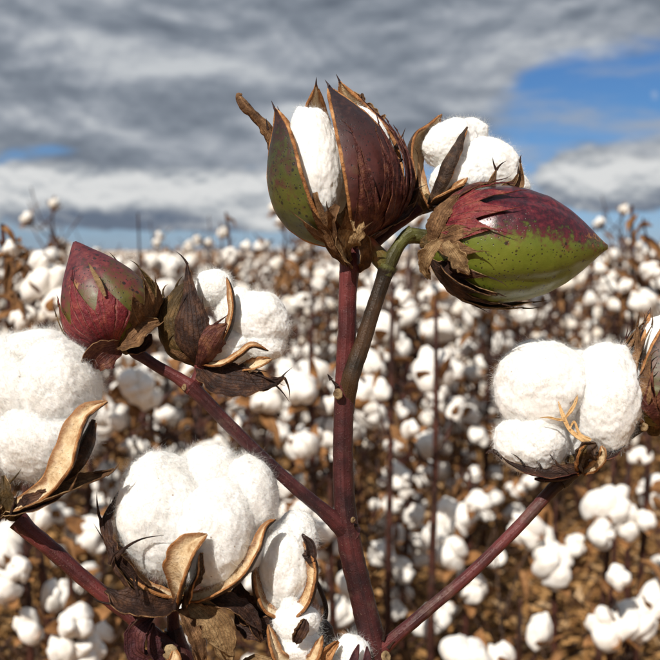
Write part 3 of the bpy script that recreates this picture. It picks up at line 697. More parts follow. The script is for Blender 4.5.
ORD = 'closest|second closest|third closest|fourth closest|fifth closest|sixth closest|seventh closest|eighth closest|ninth closest|tenth closest|eleventh closest|twelfth closest'.split('|')
MARKS = [(62,'huge soft boll'), (158,'red pointed boll'), (215,'dark-bracted boll'), (300,'drooping lacy bract'), (338,'splitting top boll'), (375,'central red stem'), (425,'dark forked branch'),
         (490,'stalk end of the green boll'), (560,'belly of the green boll'), (607,'pointed tip of the green boll'), (661,'half-hidden brown boll')]
def landmark_label(x, y):
    px = 330+F*x/y
    if not 0 <= px <= 660: return LBL
    m = next(t for q, t in MARKS if px < q); k = _count.get(m, 0); _count[m] = k+1
    return '%s twiggy field plant of those straight behind the %s' % (ORD[k], m) if k < len(ORD) else LBL
for i in range(min(n_solo, len(POS))):
    x, y = POS[i]
    if i < n_near: k = i % 5; o = PR2[k] if i < 5 else copy_tree(PR2[k], KIDS)
    elif i < n_mid: j = i-n_near; k = j % 6; o = PR1[k] if j < 6 else copy_tree(PR1[k], KIDS)
    else:
        o = link('cotton_plant', SOLOM[i % 6], None, IDM, category='plant', label=LBL, group=GRP)
    if i < n_mid: o['label'] = landmark_label(x, y)
    s = _r.uniform(.84, 1.2); o.matrix_basis = Matrix.Translation((x, y, -.01)) @ Matrix.Rotation(_r.uniform(0, 6.28), 4, 'Z') @ Matrix.Rotation(_r.normal(0, .05), 4, 'X') @ Matrix.Scale(s, 4)
def far_field():
    r0 = np.random.default_rng(5); mb = MB(); V1, T1 = ico(1); rest = POS[n_solo:]; bv = []; bf = []
    lobes = []
    for x, y in rest:
        h = r0.uniform(.58, .88)*(r0.uniform(1.1, 1.3) if r0.random() < .16 else 1); j = r0.normal(0, .03, 2); b = np.array([x, y, 0])
        tube(mb, [b, b+[j[0], j[1], h]], [.009, .005], 2, 4, 1, cap=False)
        n = 9 if y < 16 else 6
        for k in range(3):
            q = b+[j[0], j[1], h*r0.uniform(.3, .8)]; tube(mb, [q, q+[r0.normal(0, .09), r0.normal(0, .09), r0.uniform(.05, .3)]], [.004, .0025], 2, 3, 1, cap=False)
        for k in range(n):
            t = 1-r0.random()**1.3*.7; a = r0.uniform(0, 6.28); L = r0.uniform(.03, .2)*(1.2-.6*t); c = b+[j[0]*t+math.cos(a)*L, j[1]*t+math.sin(a)*L, h*t]
            if r0.random() < .55: tube(mb, [b+[j[0]*t, j[1]*t, h*t-.05], c], [.003, .0025], 2, 3, 1, cap=False)
            for q in range(2 if y < 14 else 1): lobes.append((*(c+r0.normal(0, .014, 3)), r0.uniform(.022, .034)))
        for k in range(8):
            t = r0.uniform(.3, 1.05); c = b+[r0.normal(0, .09), r0.normal(0, .09), h*t]; q = r0.normal(0, .026, (4, 3)); mb.add(c+q, np.array([(0,1,2),(0,2,3)]), 2)
    for k in range(15000):     # beyond the last single plants
        d = 40+75*r0.random()**.6; x = d*r0.uniform(-.5, .5); lobes.append((x, d, r0.uniform(.35, .8), r0.uniform(.035, .075)))
    for k in range(9000):
        d = 30+80*r0.random()**.6; x = d*r0.uniform(-.5, .5); w = r0.uniform(.008, .02); p = np.array([x, d, 0]); mb.add(np.array([p-[w,0,0], p+[w,0,0], p+[r0.normal(0,.08), 0, r0.uniform(.6, .95)]]), np.array([(0,1,2)]), 1)
    lb = np.array(lobes); K = len(lb); sc = lb[:,3][:,None,None]*r0.uniform(.75, 1.25, (K,1,3)); D = V1[None]*(1+r0.normal(0, .09, (K, len(V1), 1)))
    V = (D*sc+lb[:,None,:3]).reshape(-1, 3); T = (T1[None]+np.arange(K)[:,None,None]*len(V1)).reshape(-1, 3); mb.add(V, T, 0)
    emit('cotton_crop', mb, [LINT_FAR, STEM_FAR, LEAF_FAR], kind='stuff', label='far rows of ripe cotton running to the horizon as one white-flecked mass')
far_field()

# =================================================================== FOREGROUND PLANTS
class Boll:
    """a boll as a part of a plant; px-based helpers at its own depth"""
    def __init__(s, plant, name, base, tip, d, dt=0.0, **props):
        s.d = d; s.u = d/F; s.base = P(base[0], base[1], d); s.tip = P(tip[0], tip[1], d+dt*s.u); s.M = frame(s.base, s.tip)
        mb = MB(); c = s.base; z = nrm(s.tip-s.base)
        tube(mb, [c-z*.004, c-z*.001, c+z*.002, c+z*.006], [.0022, .0046, .0058, .0035], 12, 14, 0, .12)
        s.o = emit(name, mb, BR_OLIVE, plant, s.M, **props)
    def p(s, x, y, z=0): return P(x, y, s.d) + AX_T*(z*s.u)          # z px toward the camera
    def pts(s, L): return [s.p(*q) for q in L]
    def w(s, L): return [q*s.u for q in L]
    def soften(s, i, ell, V, k=.8):
        """where a lock meets its neighbours, the lint of the two runs together: fill the crease"""
        ds = []
        for c, A in ell:
            q = np.linalg.norm((V-c)@np.linalg.inv(A), axis=1); ds.append((q-1)*np.cbrt(abs(np.linalg.det(A)))/s.u)
        ds = np.array(ds)/k; f = -np.log(np.exp(-np.clip(ds, -30, 30)).sum(0))*k
        own = ds[i]*k; push = np.clip(own-f, 0, k*.75); c, A = ell[i]
        return V + nrm((V-c)@np.linalg.inv(A)@np.linalg.inv(A).T)*(push*s.u)[:, None]
    def locks(s, lobes, seed, count=5200, ln=.0065, n=6, name='cotton_lock'):
        fz = MB(); ell = []
        for l in lobes:
            x, y, z, rx, ry, rz = l[:6]; rot = R_(l[6]) if len(l) > 6 else 0
            ell.append((s.p(x, y, z), np.array([(AX_R*math.cos(rot)+AX_U*math.sin(rot))*rx*s.u, (AX_U*math.cos(rot)-AX_R*math.sin(rot))*ry*s.u, AX_T*rz*s.u])))
        for i, l in enumerate(lobes):
            V, T, N = puff(*ell[i], seed+i, n, (l[7] if len(l) > 7 else .17)+.04, fine=1.25)
            V = s.soften(i, ell, V); V = V + N*(.00035*fbm(V*120+seed, 4, .55))[:, None]
            mb = MB(); mb.add(V, T, 0); emit(name, mb, LINT, s.o)
            k = int(count*(l[3]*l[4])/2200)
            fuzz(fz, V, N, int(k*4), ln*.75, seed+50+i, .00008, .12); fuzz(fz, V, N, int(k*.8), ln*.85, seed+90+i, .000045, .38)
        emit('lint_fuzz', fz, LINT, s.o, kind='stuff')
    def sheet(s, name, pts, wid, face, mats, cup=.8, th=.0004, **kw):
        mb = MB(); f = np.asarray(face, float)
        W = (lambda v: AX_R*v[0]+AX_U*v[1]+AX_T*v[2])
        ff = W(f) if f.ndim == 1 else np.array([W(v) for v in f])
        teeth = kw.pop('teeth', None); label = kw.pop('label', None)
        V = sheet(mb, s.pts(pts), s.w(wid), ff, cup, th, (0,1,2), **kw)
        if teeth:
            nu, nv = V.shape[:2]
            for (t, sd_, L, dx, dy, dz) in teeth:
                i = min(int(t*(nu-1)), nu-1); j = {-1: 0, 0: nv//2, 1: nv-1}[sd_]; p = V[i, j]
                dd = AX_R*dx+AX_U*dy+AX_T*dz; q = V[i, nv//2]
                spike(mb, p*.9+q*.1, dd, L*s.u, 1.5*s.u, 1, np.cross(dd, AX_T)*random.uniform(-.5, .5))
        o = emit(name, mb, mats, s.o)
        if label: o['label'] = label
        return o

CARP = [BUR_IN, BUR_OUT, BUR_RIM]
def down_to_ground(pt, dx=0.0, dy=0.0): return [np.array([pt[0]+dx*.5, pt[1]+dy*.5, pt[2]*.5]), np.array([pt[0]+dx, pt[1]+dy, -.02])]
def branch(plant, name, pts, rad, m, n=60, seg=16, rough=.09, seed=0, extra=None, **props):
    mb = MB(); tube(mb, pts, rad, n, seg, 0, rough, seed=seed)
    if extra: extra(mb)
    return emit(name, mb, m, plant, **props)
def pxr(L, d): return [q*d/F for q in L]

# ---------------------------------------------------------------- main plant
D0 = .45
foot = P(378, 668, D0); gr = down_to_ground(foot, .01, .03)
root1 = link('cotton_plant', None, None, Matrix.Translation((gr[1][0], gr[1][1], 0)), category='plant', group='cotton plants close to the camera',
             label='central red-stemmed cotton plant topped by a splitting boll and a fat green boll')
st_px = [(376,655),(368,622),(360,588),(352,556),(347,525),(344,495),(343,450),(344,405),(346,385)]
branch(root1, 'stem', [gr[1], gr[0]]+[P(x, y, D0) for x, y in [(384,900),(382,780),(380,710),(379,680)]+st_px], pxr([15,14.5,14,14,14,14,14,13.2,12.5,12.2,12,11.4,10.6,10.0,10.2,11.5], D0), STEM, 220, 22, .06, 1)
branch(root1, 'stem', [P(x, y, D0+.001) for x, y in [(345,398),(345,370),(347,330),(348,290),(350,262),(351,248)]], pxr([10.5,9.6,9.2,9.2,10.5,8], D0), STEM_RED, 70, 18, .06, 2, label='upper stem, lighter and redder')
branch(root1, 'branch', [P(x, y, D0+z) for x, y, z in [(345,412,.003),(350,380,-.003),(362,345,-.004),(373,310,-.004),(383,280,-.004),(388,266,-.004)]], pxr([9,9,8.2,7.6,7.6,10], D0), STEM_FORK, 60, 16, .07, 3)
branch(root1, 'branch', [P(x, y, D0-.005) for x, y in [(386,276),(391,260),(398,247),(406,237),(413,233)]], pxr([6,7.4,6.4,6.8,8.2], D0), STEM_GREEN, 34, 14, .08, 4)
branch(root1, 'pedicel', [P(x, y, D0-.004) for x, y in [(408,236),(416,236),(424,237),(432,238)]], pxr([8.5,7.5,7.5,8.5], D0), STEM_GREEN, 24, 14, .1, 5)
branch(root1, 'pedicel', [P(x, y, D0-.003) for x, y in [(389,268),(380,258),(371,247),(364,236),(360,226)]], pxr([9,9.5,8,6.5,6], D0), STEM_FLUSH, 36, 14, .06, 6, label='short stalk flushed orange and green')
branch(root1, 'pedicel', [P(x, y, D0+.012) for x, y in [(362,262),(372,247),(388,232),(404,220),(420,208)]], pxr([6,5.6,5.6,5.5,6], D0), STEM_RED, 34, 12, .06, 7)
def scar(mb, c, r, face):
    V, T = ico(3); f = nrm(face); x = nrm(np.cross(f, [0,0,1])); y = np.cross(f, x)
    q = V*[1, 1, .45]; q = q*(1+.14*fbm(V*3+r*999, 2))[:, None]; q[:,2] -= .35*np.exp(-(V[:,0]**2+V[:,1]**2)*6)*(V[:,2] > 0)
    mb.add(c+(q[:,:1]*x+q[:,1:2]*y+q[:,2:]*f)*r, T, 0)
for px_, py_, dd_, rr_, ff_ in [(338,394,.008,5.5,AX_T-.7*AX_R), (386,657,.010,6,AX_T+.9*AX_R+.6*AX_U), (184,387,.009,3.5,AX_T-.9*AX_R), (353,520,.01,3.2,AX_T+AX_R)]:
    mb = MB(); scar(mb, P(px_, py_, D0-dd_), rr_*D0/F, ff_); emit('leaf_scar', mb, SCAR, root1)
mb = MB()
for (x, y, dx, dy, L) in [(337,386,-.8,.9,10), (331,380,-.4,.7,7), (386,268,.9,.35,9), (391,262,.6,.2,7), (354,525,.9,-.1,6), (199,377,.2,1,8), (383,640,.2,1,16), (388,648,.5,.6,10), (112,350,-.9,.3,10), (110,346,-.7,.8,7)]:
    spike(mb, P(x, y, D0-.006), AX_R*dx+AX_U*dy, L*D0/F, 2.2*D0/F, 0, AX_T*.4)
emit('stipule', mb, BR_DARK, root1, kind='stuff')
branch(root1, 'branch', [P(x, y, D0+z) for x, y, z in [(352,536,.001),(325,512,-.004),(296,488,-.006),(262,457,-.006),(228,424,-.006),(205,400,-.006),(190,386,-.006)]], pxr([12,7.4,6.5,6.3,6.4,6.8,8.2], D0), STEM, 90, 16, .06, 8)
branch(root1, 'branch', [P(x, y, D0-.006) for x, y in [(192,388),(178,378),(160,368),(146,359),(136,352),(128,344)]], pxr([8.2,6,5.6,5.8,6.8,5], D0), STEM_RED, 40, 14, .08, 9)
branch(root1, 'pedicel', [P(x, y, D0-.004) for x, y in [(193,390),(197,381),(200,372),(201,362)]], pxr([8,6.8,6.2,7], D0), STEM_RED, 24, 14, .08, 10)
branch(root1, 'branch', [P(x, y, D0+z) for x, y, z in [(366,664,.002),(392,640,-.003),(425,612,-.002),(470,574,0),(515,530,.002),(548,494,.004),(568,474,.006)]], pxr([11,7,6.2,6,6,6.4,8], D0), STEM_FADE, 90, 16, .07, 11)
branch(root1, 'branch', [P(x, y, D0+z) for x, y, z in [(560,482,.004),(585,463,.006),(612,447,.01),(636,430,.013),(652,420,.015)]], pxr([8.5,6.6,5.6,5.4,7], D0), STEM_DARK, 50, 14, .09, 12)
mb = MB(); scar(mb, P(644,427,D0+.004), 4.5*D0/F, AX_T-.9*AX_R); emit('leaf_scar', mb, SCAR, root1)

# ---- boll A: splitting open at the top of the plant
A = Boll(root1, 'splitting_boll', (350,246), (322,96), D0+.004, -10, label='half-open boll with tan-edged valves and lint showing in the splits')
LA = 158*A.u; RA = 63*A.u
podA = m_pod('splitting_boll_skin', dict(L=LA, g0=(.022,.026,.005), g1=(.075,.080,.011), g2=(.17,.155,.02), r0=(.008,.005,.005), r1=(.024,.009,.009), r2=(.075,.026,.016), dot=DOT, rough=.36, na=1.5, nb=1.8,
    mask=lambda n, x, y, t: n.m('SUBTRACT', n.m('MULTIPLY', n.m('SUBTRACT', t, .60), 1.5), -.06)))
podA2 = m_pod('splitting_boll_red_skin', dict(L=LA, g0=(.030,.010,.008), g1=(.085,.022,.018), g2=(.15,.085,.03), r0=(.007,.005,.005), r1=(.020,.008,.009), r2=(.05,.018,.014), dot=DOT, rough=.38, na=1.2, nb=1.5,
    mask=lambda n, x, y, t: n.m('MULTIPLY', n.m('SUBTRACT', t, .62), 2.2)))
for pc, half, op, mm, cu, ls in [(-58,32,.22,podA,.9,.97), (-124,33,.19,podA,.9,.99), (37,33,.035,podA2,.2,1.0), (128,42,.13,podA2,.1,1.05), (200,28,.03,podA,.1,1.04)]:
    mb = MB(); valve(mb, A.M, LA*ls, RA, PROF_LONG, R_(pc), R_(half), op, .0016, (0,1,2), cu); emit('valve', mb, [BUR_IN, mm, BUR_RIM], A.o)
A.locks([(316,168,24,27,58,27,6,.12), (354,152,0,30,46,30,-14,.12), (370,134,-2,17,36,22,36,.12), (320,168,-25,34,52,26,6,.12), (306,140,10,15,34,18,8,.12)], 11, 2600, .0045)
# bracts hugging the base on the shaded side
for pc, half, t1, te, dp, sd_, cu, mm in [(30,24,.70,2,.72,.3,.0015,BR_MAROON), (66,28,.82,3,.66,.5,.002,BR_MAROON), (96,32,.70,4,.5,.9,.007,BR_MAROON), (114,30,.60,3,.5,1.2,.012,BR_BROWN), (-20,26,.26,4,.5,2.2,.006,BR_BROWN), (165,60,.5,5,.5,1.7,.008,BR_DARK)]:
    mb = MB(); wrap_bract(mb, A.M, LA, RA*(1.05 if pc > 40 else 1.0), PROF_LONG, R_(pc), R_(half), t1, te, dp, .0022, cu, .0005, (0,1,2), sd_, flare=.0012 if pc < 100 else .004, crumple=.0009); emit('bract', mb, [mm]*3, A.o)
A.sheet('bract', [(338,214,62), (332,228,56), (336,246,40), (348,262,22)], [4,10,9,2], (-.4,.3,.8), [BR_BROWN, BR_DARK, BR_BROWN], .9, crumple=.0016, ragged=.5, seed=1)
A.sheet('bract', [(352,268,10), (345,252,36), (352,232,48), (362,214,46)], [5,14,12,2], (.3,.4,.8), [BR_TAN, BR_BROWN, BR_TAN], 1.0, crumple=.0022, ragged=.6, seed=2, teeth=[(.7,1,14,.6,.5,.4)])
A.sheet('bract', [(358,272,4), (364,262,20), (362,246,30), (356,236,30)], [2,7,8,3], (.2,.3,.9), [BR_BROWN, BR_DARK, BR_TAN], 1.1, crumple=.0018, ragged=.5, seed=3)
A.sheet('bract', [(316,200,50), (322,225,48), (334,250,30), (346,266,14)], [3,8,9,3], (-.6,.2,.7), [BR_BROWN, BR_OLIVE, BR_BROWN], .8, crumple=.0014, ragged=.5, seed=4)
A.sheet('bract', [(362,240,26), (386,226,20), (404,216,10), (417,204,6)], [3,8,7,1], (.0,.5,.8), [BR_DARK, BR_DARK, BR_BROWN], 1.0, crumple=.0012, ragged=.4, seed=5)
mb = MB()
for (x, y, z, dx, dy, L, c) in [(392,155,10,-.3,1,20,.3), (394,150,10,.7,1,26,-.4), (398,162,8,.9,.2,10,0), (388,150,12,-.6,.9,14,.2), (268,130,0,-.2,1,12,.1), (404,196,12,1,.5,18,.7)]:
    spike(mb, A.p(x, y, z), AX_R*dx+AX_U*dy, L*A.u, 1.6*A.u, 0, (AX_R*.7+AX_U*.2)*c)
emit('bract_tooth', mb, BR_DARK, A.o, kind='stuff')
mb = MB(); tube(mb, A.pts([(276,150,-22),(268,130,-16),(255,114,-12),(243,104,-10),(238,94,-10),(241,92,-8)]), A.w([6,6.5,5,5.5,3.5,1]), 40, 10, 0, .35, seed=3); emit('dead_flower_stalk', mb, BR_BROWN, A.o)
for k, pts in enumerate([[(338,104,-50),(342,92,-50),(350,84,-48),(363,86,-46)], [(352,112,-50),(364,100,-48),(374,102,-46),(383,114,-44)], [(340,98,-52),(352,98,-46),(362,92,-44),(364,82,-44)], [(356,116,-48),(370,113,-46),(380,112,-44),(388,104,-44)], [(342,96,-46),(352,92,-42),(360,96,-40),(364,104,-40)]]):
    A.sheet('dead_petal', pts, [3,8,7,1], (0,.4,.9), [BR_BROWN, BR_DARK, BR_TAN], 1.2, crumple=.0015, ragged=.5, seed=k+6)

# ---- boll B: open boll behind the green one
B = Boll(root1, 'open_boll', (424,206), (470,140), .485, 0, label='open boll partly hidden by the green boll')
B.locks([(450,143,-2,31,24,24,38,.12), (485,168,0,38,33,30,-8,.12), (458,180,8,32,24,26,20,.12), (508,186,-8,26,20,22,-20,.12), (470,132,-14,22,18,20,20,.12)], 31, 4200, .0055)
B.sheet('carpel', [(428,208,6), (413,180,6), (410,150,2), (424,132,-4), (443,113,-6)], [6,16,19,13,1], (.9,-.1,.45), CARP, 1.0, .0016, crumple=.0006, seed=2)
B.sheet('carpel', [(426,208,26), (434,188,36), (441,170,38), (451,152,33), (464,131,20)], [5,10,11,7,.6], (.75,-.1,-.6), CARP, 1.4, .0012, ragged=.25, crumple=.0008, seed=5)
B.sheet('carpel', [(430,210,20), (440,204,36), (452,196,40), (462,184,36)], [4,10,10,1], (-.1,.9,.2), CARP, .9, .0014, crumple=.0006, seed=7)
B.sheet('bract', [(420,216,10), (410,204,22), (404,190,22), (398,176,16)], [4,9,8,1], (.2,.1,-1), [BR_BROWN]*3, .9, crumple=.0012, ragged=.5, seed=8)
B.sheet('bract', [(426,214,14), (440,212,28), (456,204,32), (470,192,26)], [4,9,8,1], (0,.8,.2), [BR_DARK]*3, .9, crumple=.0012, ragged=.5, seed=9)

# ---- boll C: fat green boll
Cb = Boll(root1, 'green_boll', (428,243), (606,247), D0-.006, -4, label='unopened green boll flushed dark red on its upper half')
LC = 178*Cb.u; RC = 58*Cb.u
podC = m_pod('green_boll_skin', dict(L=LC, g0=(.085,.110,.010), g1=(.135,.155,.018), g2=(.195,.210,.035), r0=(.008,.003,.005), r1=(.048,.006,.012), r2=(.15,.018,.024), dot=(.02,.010,.008), rough=.2, na=1.0, nb=1.9,
    mask=lambda n, x, y, t: n.m('SUBTRACT', n.m('MULTIPLY', y, -1.9/RC), n.m('ADD', .10, n.m('MULTIPLY', n.m('SUBTRACT', t, .5), -.35))),
    patch=(.26,.12,.03), patchmask=lambda n, x, y, t: n.m('SUBTRACT', n.m('MULTIPLY', n.step(t, .70, .9), .7), n.m('ADD', .55, n.m('MULTIPLY', n.m('ABSOLUTE', n.m('ADD', n.m('DIVIDE', y, RC), .12)), 1.8)))))
mb = MB(); capsule(mb, Cb.M, LC, RC, PROF_LONG, 4, .035, .75, bend=.0); emit('pod', mb, podC, Cb.o)
for pc, half, t1, te, dp, sd_, cu, mm, fl in [(-38,40,.44,4,.45,.4,.001,BR_RED,.0), (2,22,.27,2,.5,.7,.0015,BR_BROWN,.0004), (-100,46,.44,3,.5,1.3,.003,BR_MAROON,.0006), (60,34,.40,4,.5,2.6,.002,BR_DARK,.0008), (128,50,.70,5,.35,3.1,.001,BR_OLIVE,.0012)]:
    mb = MB(); wrap_bract(mb, Cb.M, LC, RC, PROF_LONG, R_(pc), R_(half), t1, te, dp, .0009, cu, .0005, (0,1,2), sd_, flare=fl, crumple=.0013); emit('bract', mb, [BR_OLIVE, mm, BR_TAN], Cb.o)
Cb.sheet('bract', [(434,246,52), (425,257,50), (421,270,40), (426,280,32)], [4,9,8,2], (-.5,.2,.8), [BR_TAN, BR_BROWN, BR_TAN], 1.1, crumple=.0018, ragged=.5, seed=12)
Cb.sheet('bract', [(438,248,52), (445,258,58), (452,269,58), (460,278,56)], [4,9,8,1], (-.1,.2,1), [BR_TAN, BR_BROWN, BR_TAN], .9, crumple=.0020, ragged=.6, seed=13, teeth=[(.7,1,14,.9,-.3,.2)])
Cb.sheet('bract', [(436,266,36), (452,284,40), (472,294,36), (492,296,28)], [8,14,11,1], (.1,.6,.3), [BR_DARK, BR_DARK, BR_BROWN], .8, crumple=.0012, ragged=.4, seed=14)
Cb.sheet('bract', [(428,244,26), (430,228,34), (439,212,34), (454,199,28)], [6,11,10,2], (.3,-.5,-.8), [BR_OLIVE, BR_BROWN, BR_BROWN], .9, crumple=.0014, ragged=.4, seed=15)
for k, pts in enumerate([[(482,197,6),(489,188,6),(493,178,4),(496,170,2)], [(500,192,-8),(508,186,-8),(515,181,-8),(520,172,-8)], [(516,192,-14),(522,184,-14),(524,174,-14),(523,160,-14)]]):
    Cb.sheet('bract', pts, [4,5,3,.6], (0,.2,1), [BR_BROWN, BR_DARK, BR_TAN], .9, crumple=.0008, seed=20+k, teeth=[(1.0,0,13,-.5,1,0), (1.0,0,13,.6,1,0)] if k == 0 else [(1.0,0,8,-.1,1,0)])

# ---- boll D: red pointed boll
Dd = Boll(root1, 'red_boll', (126,346), (75,243), D0-.006, 4, label='unopened dark red boll wrapped in a red-veined bract')
LD = 117*Dd.u; RD = 46*Dd.u
podD = m_pod('red_boll_skin', dict(L=LD, g0=(.05,.045,.008), g1=(.13,.115,.014), g2=(.22,.17,.03), r0=(.022,.006,.008), r1=(.085,.013,.018), r2=(.17,.034,.030), dot=DOT, rough=.36, na=1.4, nb=1.2,
    mask=lambda n, x, y, t: n.m('ADD', n.m('MULTIPLY', n.m('SUBTRACT', t, .5), 1.2), .12), patch=(.27,.15,.055), patchmask=lambda n, x, y, t: n.m('SUBTRACT', .12, n.m('ADD', n.m('MULTIPLY', n.m('ABSOLUTE', n.m('SUBTRACT', t, .60)), 3.2), n.m('MULTIPLY', n.m('ABSOLUTE', n.m('ADD', n.m('DIVIDE', y, RD), .25)), 1.0)))))
mb = MB(); capsule(mb, Dd.M, LD, RD, PROF_LOW, 4, .03, .4); emit('pod', mb, podD, Dd.o)
for pc, half, t1, te, dp, sd_, cu, mm, fl in [(-20,56,.66,3,.5,4.4,.0,BR_RED,.0), (68,40,.40,4,.45,5.3,.012,BR_BROWN,.003), (-105,45,.6,4,.5,6.6,.004,BR_OLIVE,.0005), (150,50,.78,4,.35,7.1,.004,BR_OLIVE,.003)]:
    mb = MB(); wrap_bract(mb, Dd.M, LD, RD, PROF_LOW, R_(pc), R_(half), t1, te, dp, .0007, cu, .0005, (0,1,2), sd_, flare=fl, crumple=.0004); emit('bract', mb, [BR_OLIVE, mm, BR_OLIVE], Dd.o)
Dd.sheet('bract', [(124,346,20), (112,352,30), (104,360,30), (102,368,26)], [8,17,15,6], (.1,-.4,.9), [BR_MAROON, BR_BROWN, BR_BROWN], .8, crumple=.0012, ragged=.2, seed=30)
Dd.sheet('bract', [(124,344,20), (136,338,28), (148,328,24), (162,322,16)], [6,15,12,2], (.1,.4,.8), [BR_BROWN, BR_BROWN, BR_TAN], .9, crumple=.0016, ragged=.4, seed=31, teeth=[(.9,1,10,1,.3,0)])
Dd.sheet('bract', [(126,346,6), (140,350,14), (150,344,16), (154,334,14)], [5,10,8,1], (0,.5,.6), [BR_DARK, BR_DARK, BR_BROWN], .9, crumple=.0012, ragged=.4, seed=32)
Dd.sheet('sliver', [(117,298,47), (112,287,47), (106,276,46), (100,266,44)], [1.2,2.6,2,.3], (0,.1,1), [BR_TAN, BR_TAN, BR_TAN], .4, seed=3)

# ---- boll E: open boll in dark bracts
E = Boll(root1, 'open_boll', (202,362), (228,300), D0+.006, 0, label='open boll clasped by dark dried bracts')
E.locks([(214,288,-4,21,20,20,0,.12), (256,322,0,37,33,32,-20,.12), (232,345,8,24,20,24,15,.12), (262,344,6,26,18,22,-10,.12), (236,310,-8,24,24,24,0,.12)], 51, 5000, .006)
E.sheet('carpel', [(208,362,24), (228,342,32), (238,316,34), (236,296,30), (230,279,26)], [5,10,9,7,.6], (-.8,.3,.3), CARP, 1.1, .0011, crumple=.0006, seed=3)
E.sheet('carpel', [(208,364,26), (226,364,36), (244,355,42), (257,345,44), (271,350,40)], [3,6,7,5,.6], (-.35,.8,.35), CARP, 1.0, .0011, crumple=.0007, seed=4)
E.sheet('carpel', [(240,368,20), (252,366,34), (264,362,38), (274,358,34)], [3,7,7,.8], (-.3,.5,.8), [BUR_IN, BUR_OUT, BUR_RIM], 1.2, .0009, crumple=.001, ragged=.3, seed=6)
for k, (pts, w, f, mm, te) in enumerate([
    ([(201,366,10), (180,350,26), (172,322,28), (180,298,22), (192,282,16)], [6,17,20,13,1], (.4,.2,-.9), BR_OLIVE, [(.72,-1,16,-.2,1,0), (.85,1,14,.3,1,.2)]),
    ([(203,366,24), (198,345,44), (196,318,46), (194,294,36), (191,266,24)], [6,20,19,9,.8], (.2,.1,-1), BR_DARK, [(.55,1,30,.35,1,.1), (.5,-1,22,-.5,1,0), (1.0,0,16,-.5,1,0)]),
    ([(204,366,28), (212,350,44), (222,334,48), (232,324,44)], [5,15,13,1], (-.1,.2,-1), BR_MAROON, [(.8,1,18,.9,.6,.3), (.9,-1,14,.2,1,.2)]),
    ([(200,366,10), (186,360,22), (176,354,20), (168,350,12)], [5,11,8,1], (.3,.8,-.2), BR_BROWN, None)]):
    E.sheet('bract', pts, w, f, [BR_OLIVE, mm, BR_BROWN], .9, crumple=.0012, ragged=.3, seed=40+k, teeth=te)
E.sheet('bract', [(203,364,20), (222,377,34), (246,381,40), (268,382,38), (286,376,30)], [6,16,17,9,1], (.05,.45,.85), [BR_DARK, BR_DARK, BR_BROWN], .7, crumple=.0016, ragged=.7, seed=46, label='drooping lacy dead bract',
    teeth=[(.45,-1,30,1,-.15,0), (.6,-1,34,1,-.35,.1), (.7,1,28,1,.25,0), (.35,-1,22,.3,-1,0), (.5,-1,26,.5,-.9,.2), (1.0,0,20,.5,-.9,0), (.85,1,24,.6,.9,0), (.25,-1,16,0,-1,0), (.8,-1,30,.8,-.6,.1)])

# ---- boll F: round seamed boll facing the camera
Fb = Boll(root1, 'open_boll', (577,462), (556,400), D0+.010, -30, label='round fluffy boll with a tan seam star at its middle')
Fb.locks([(541,386,2,50,48,44,14,.08), (530,440,4,37,34,40,0,.08), (603,397,4,38,57,42,-4,.08), (570,436,-22,34,36,34,0,.10), (570,385,-26,40,40,34,0,.10)], 71, 5600, .0065)
def seam(pts, w, k): Fb.sheet('seam', pts, [q*.68 for q in w], (0,0,1), [SEPTUM, SEPTUM, SEPTUM], .5, .0009, crumple=.0005, seed=k, rim=True, nu=20, nv=5)
seam([(578,440,52),(566,432,50),(557,424,47),(552,412,44),(548,398,40)], [3.2,2.4,2.2,2.2,.8], 1); seam([(553,414,45),(560,406,43),(565,398,40),(568,389,36)], [1.4,2.0,1.6,.5], 2)
seam([(553,415,46),(546,415,46),(538,413,47),(529,413,47)], [1.6,1.4,1.2,.3], 3); seam([(557,424,48),(562,417,46),(566,428,49),(576,434,52)], [.8,1.2,1.6,2], 4)
Fb.sheet('carpel', [(576,466,26), (570,454,44), (573,443,52), (581,438,54)], [5,10,10,2], (.15,.3,1), [BUR_OUT, BUR_OUT, BUR_OUT], .7, .0009, crumple=.0022, ragged=.5, seed=5, rim=False)  # dark sheet standing in for the bur's hole, its shade put into the colour
Fb.sheet('carpel', [(579,468,24), (586,457,46), (588,446,54), (585,439,55)], [4,6,5,1], (-.7,.2,.7), [BUR_IN, BUR_OUT, BUR_RIM], 1.0, .0009, crumple=.0016, ragged=.4, seed=6, rim=False)
Fb.sheet('carpel', [(570,468,24), (564,456,44), (566,444,52), (572,438,53)], [4,6,5,1], (.6,.2,.8), [BR_OLIVE, BUR_RIM, BUR_RIM], 1.0, .0009, crumple=.0016, ragged=.4, seed=7, rim=False)
for k, (pts, w, te) in enumerate([
    ([(578,464,16), (560,466,36), (540,470,42), (518,466,38), (502,458,30)], [5,10,11,7,1], [(.35,-1,24,-.9,.8,.2), (.35,1,24,-.8,.9,.3), (.6,1,20,-.5,1,.3), (.8,1,18,-.5,.9,.2), (1,0,10,-.8,.5,0)]),
    ([(580,464,10), (568,470,20), (550,476,24), (530,476,20)], [5,10,9,1], [(.6,1,18,-.6,.8,.2)]),
    ([(580,462,10), (596,456,24), (612,446,20), (624,434,10)], [5,8,6,1], None)]):
    Fb.sheet('bract', pts, w, (.1,.9,.3), [BR_DARK, BR_DARK, BR_MAROON], .8, crumple=.0012, ragged=.4, seed=60+k, teeth=te)
Fb.sheet('bract', [(500,458,10), (494,452,12), (488,450,12), (484,452,10)], [2,4,3,.5], (0,.8,.4), [BR_DARK]*3, .8, seed=66)

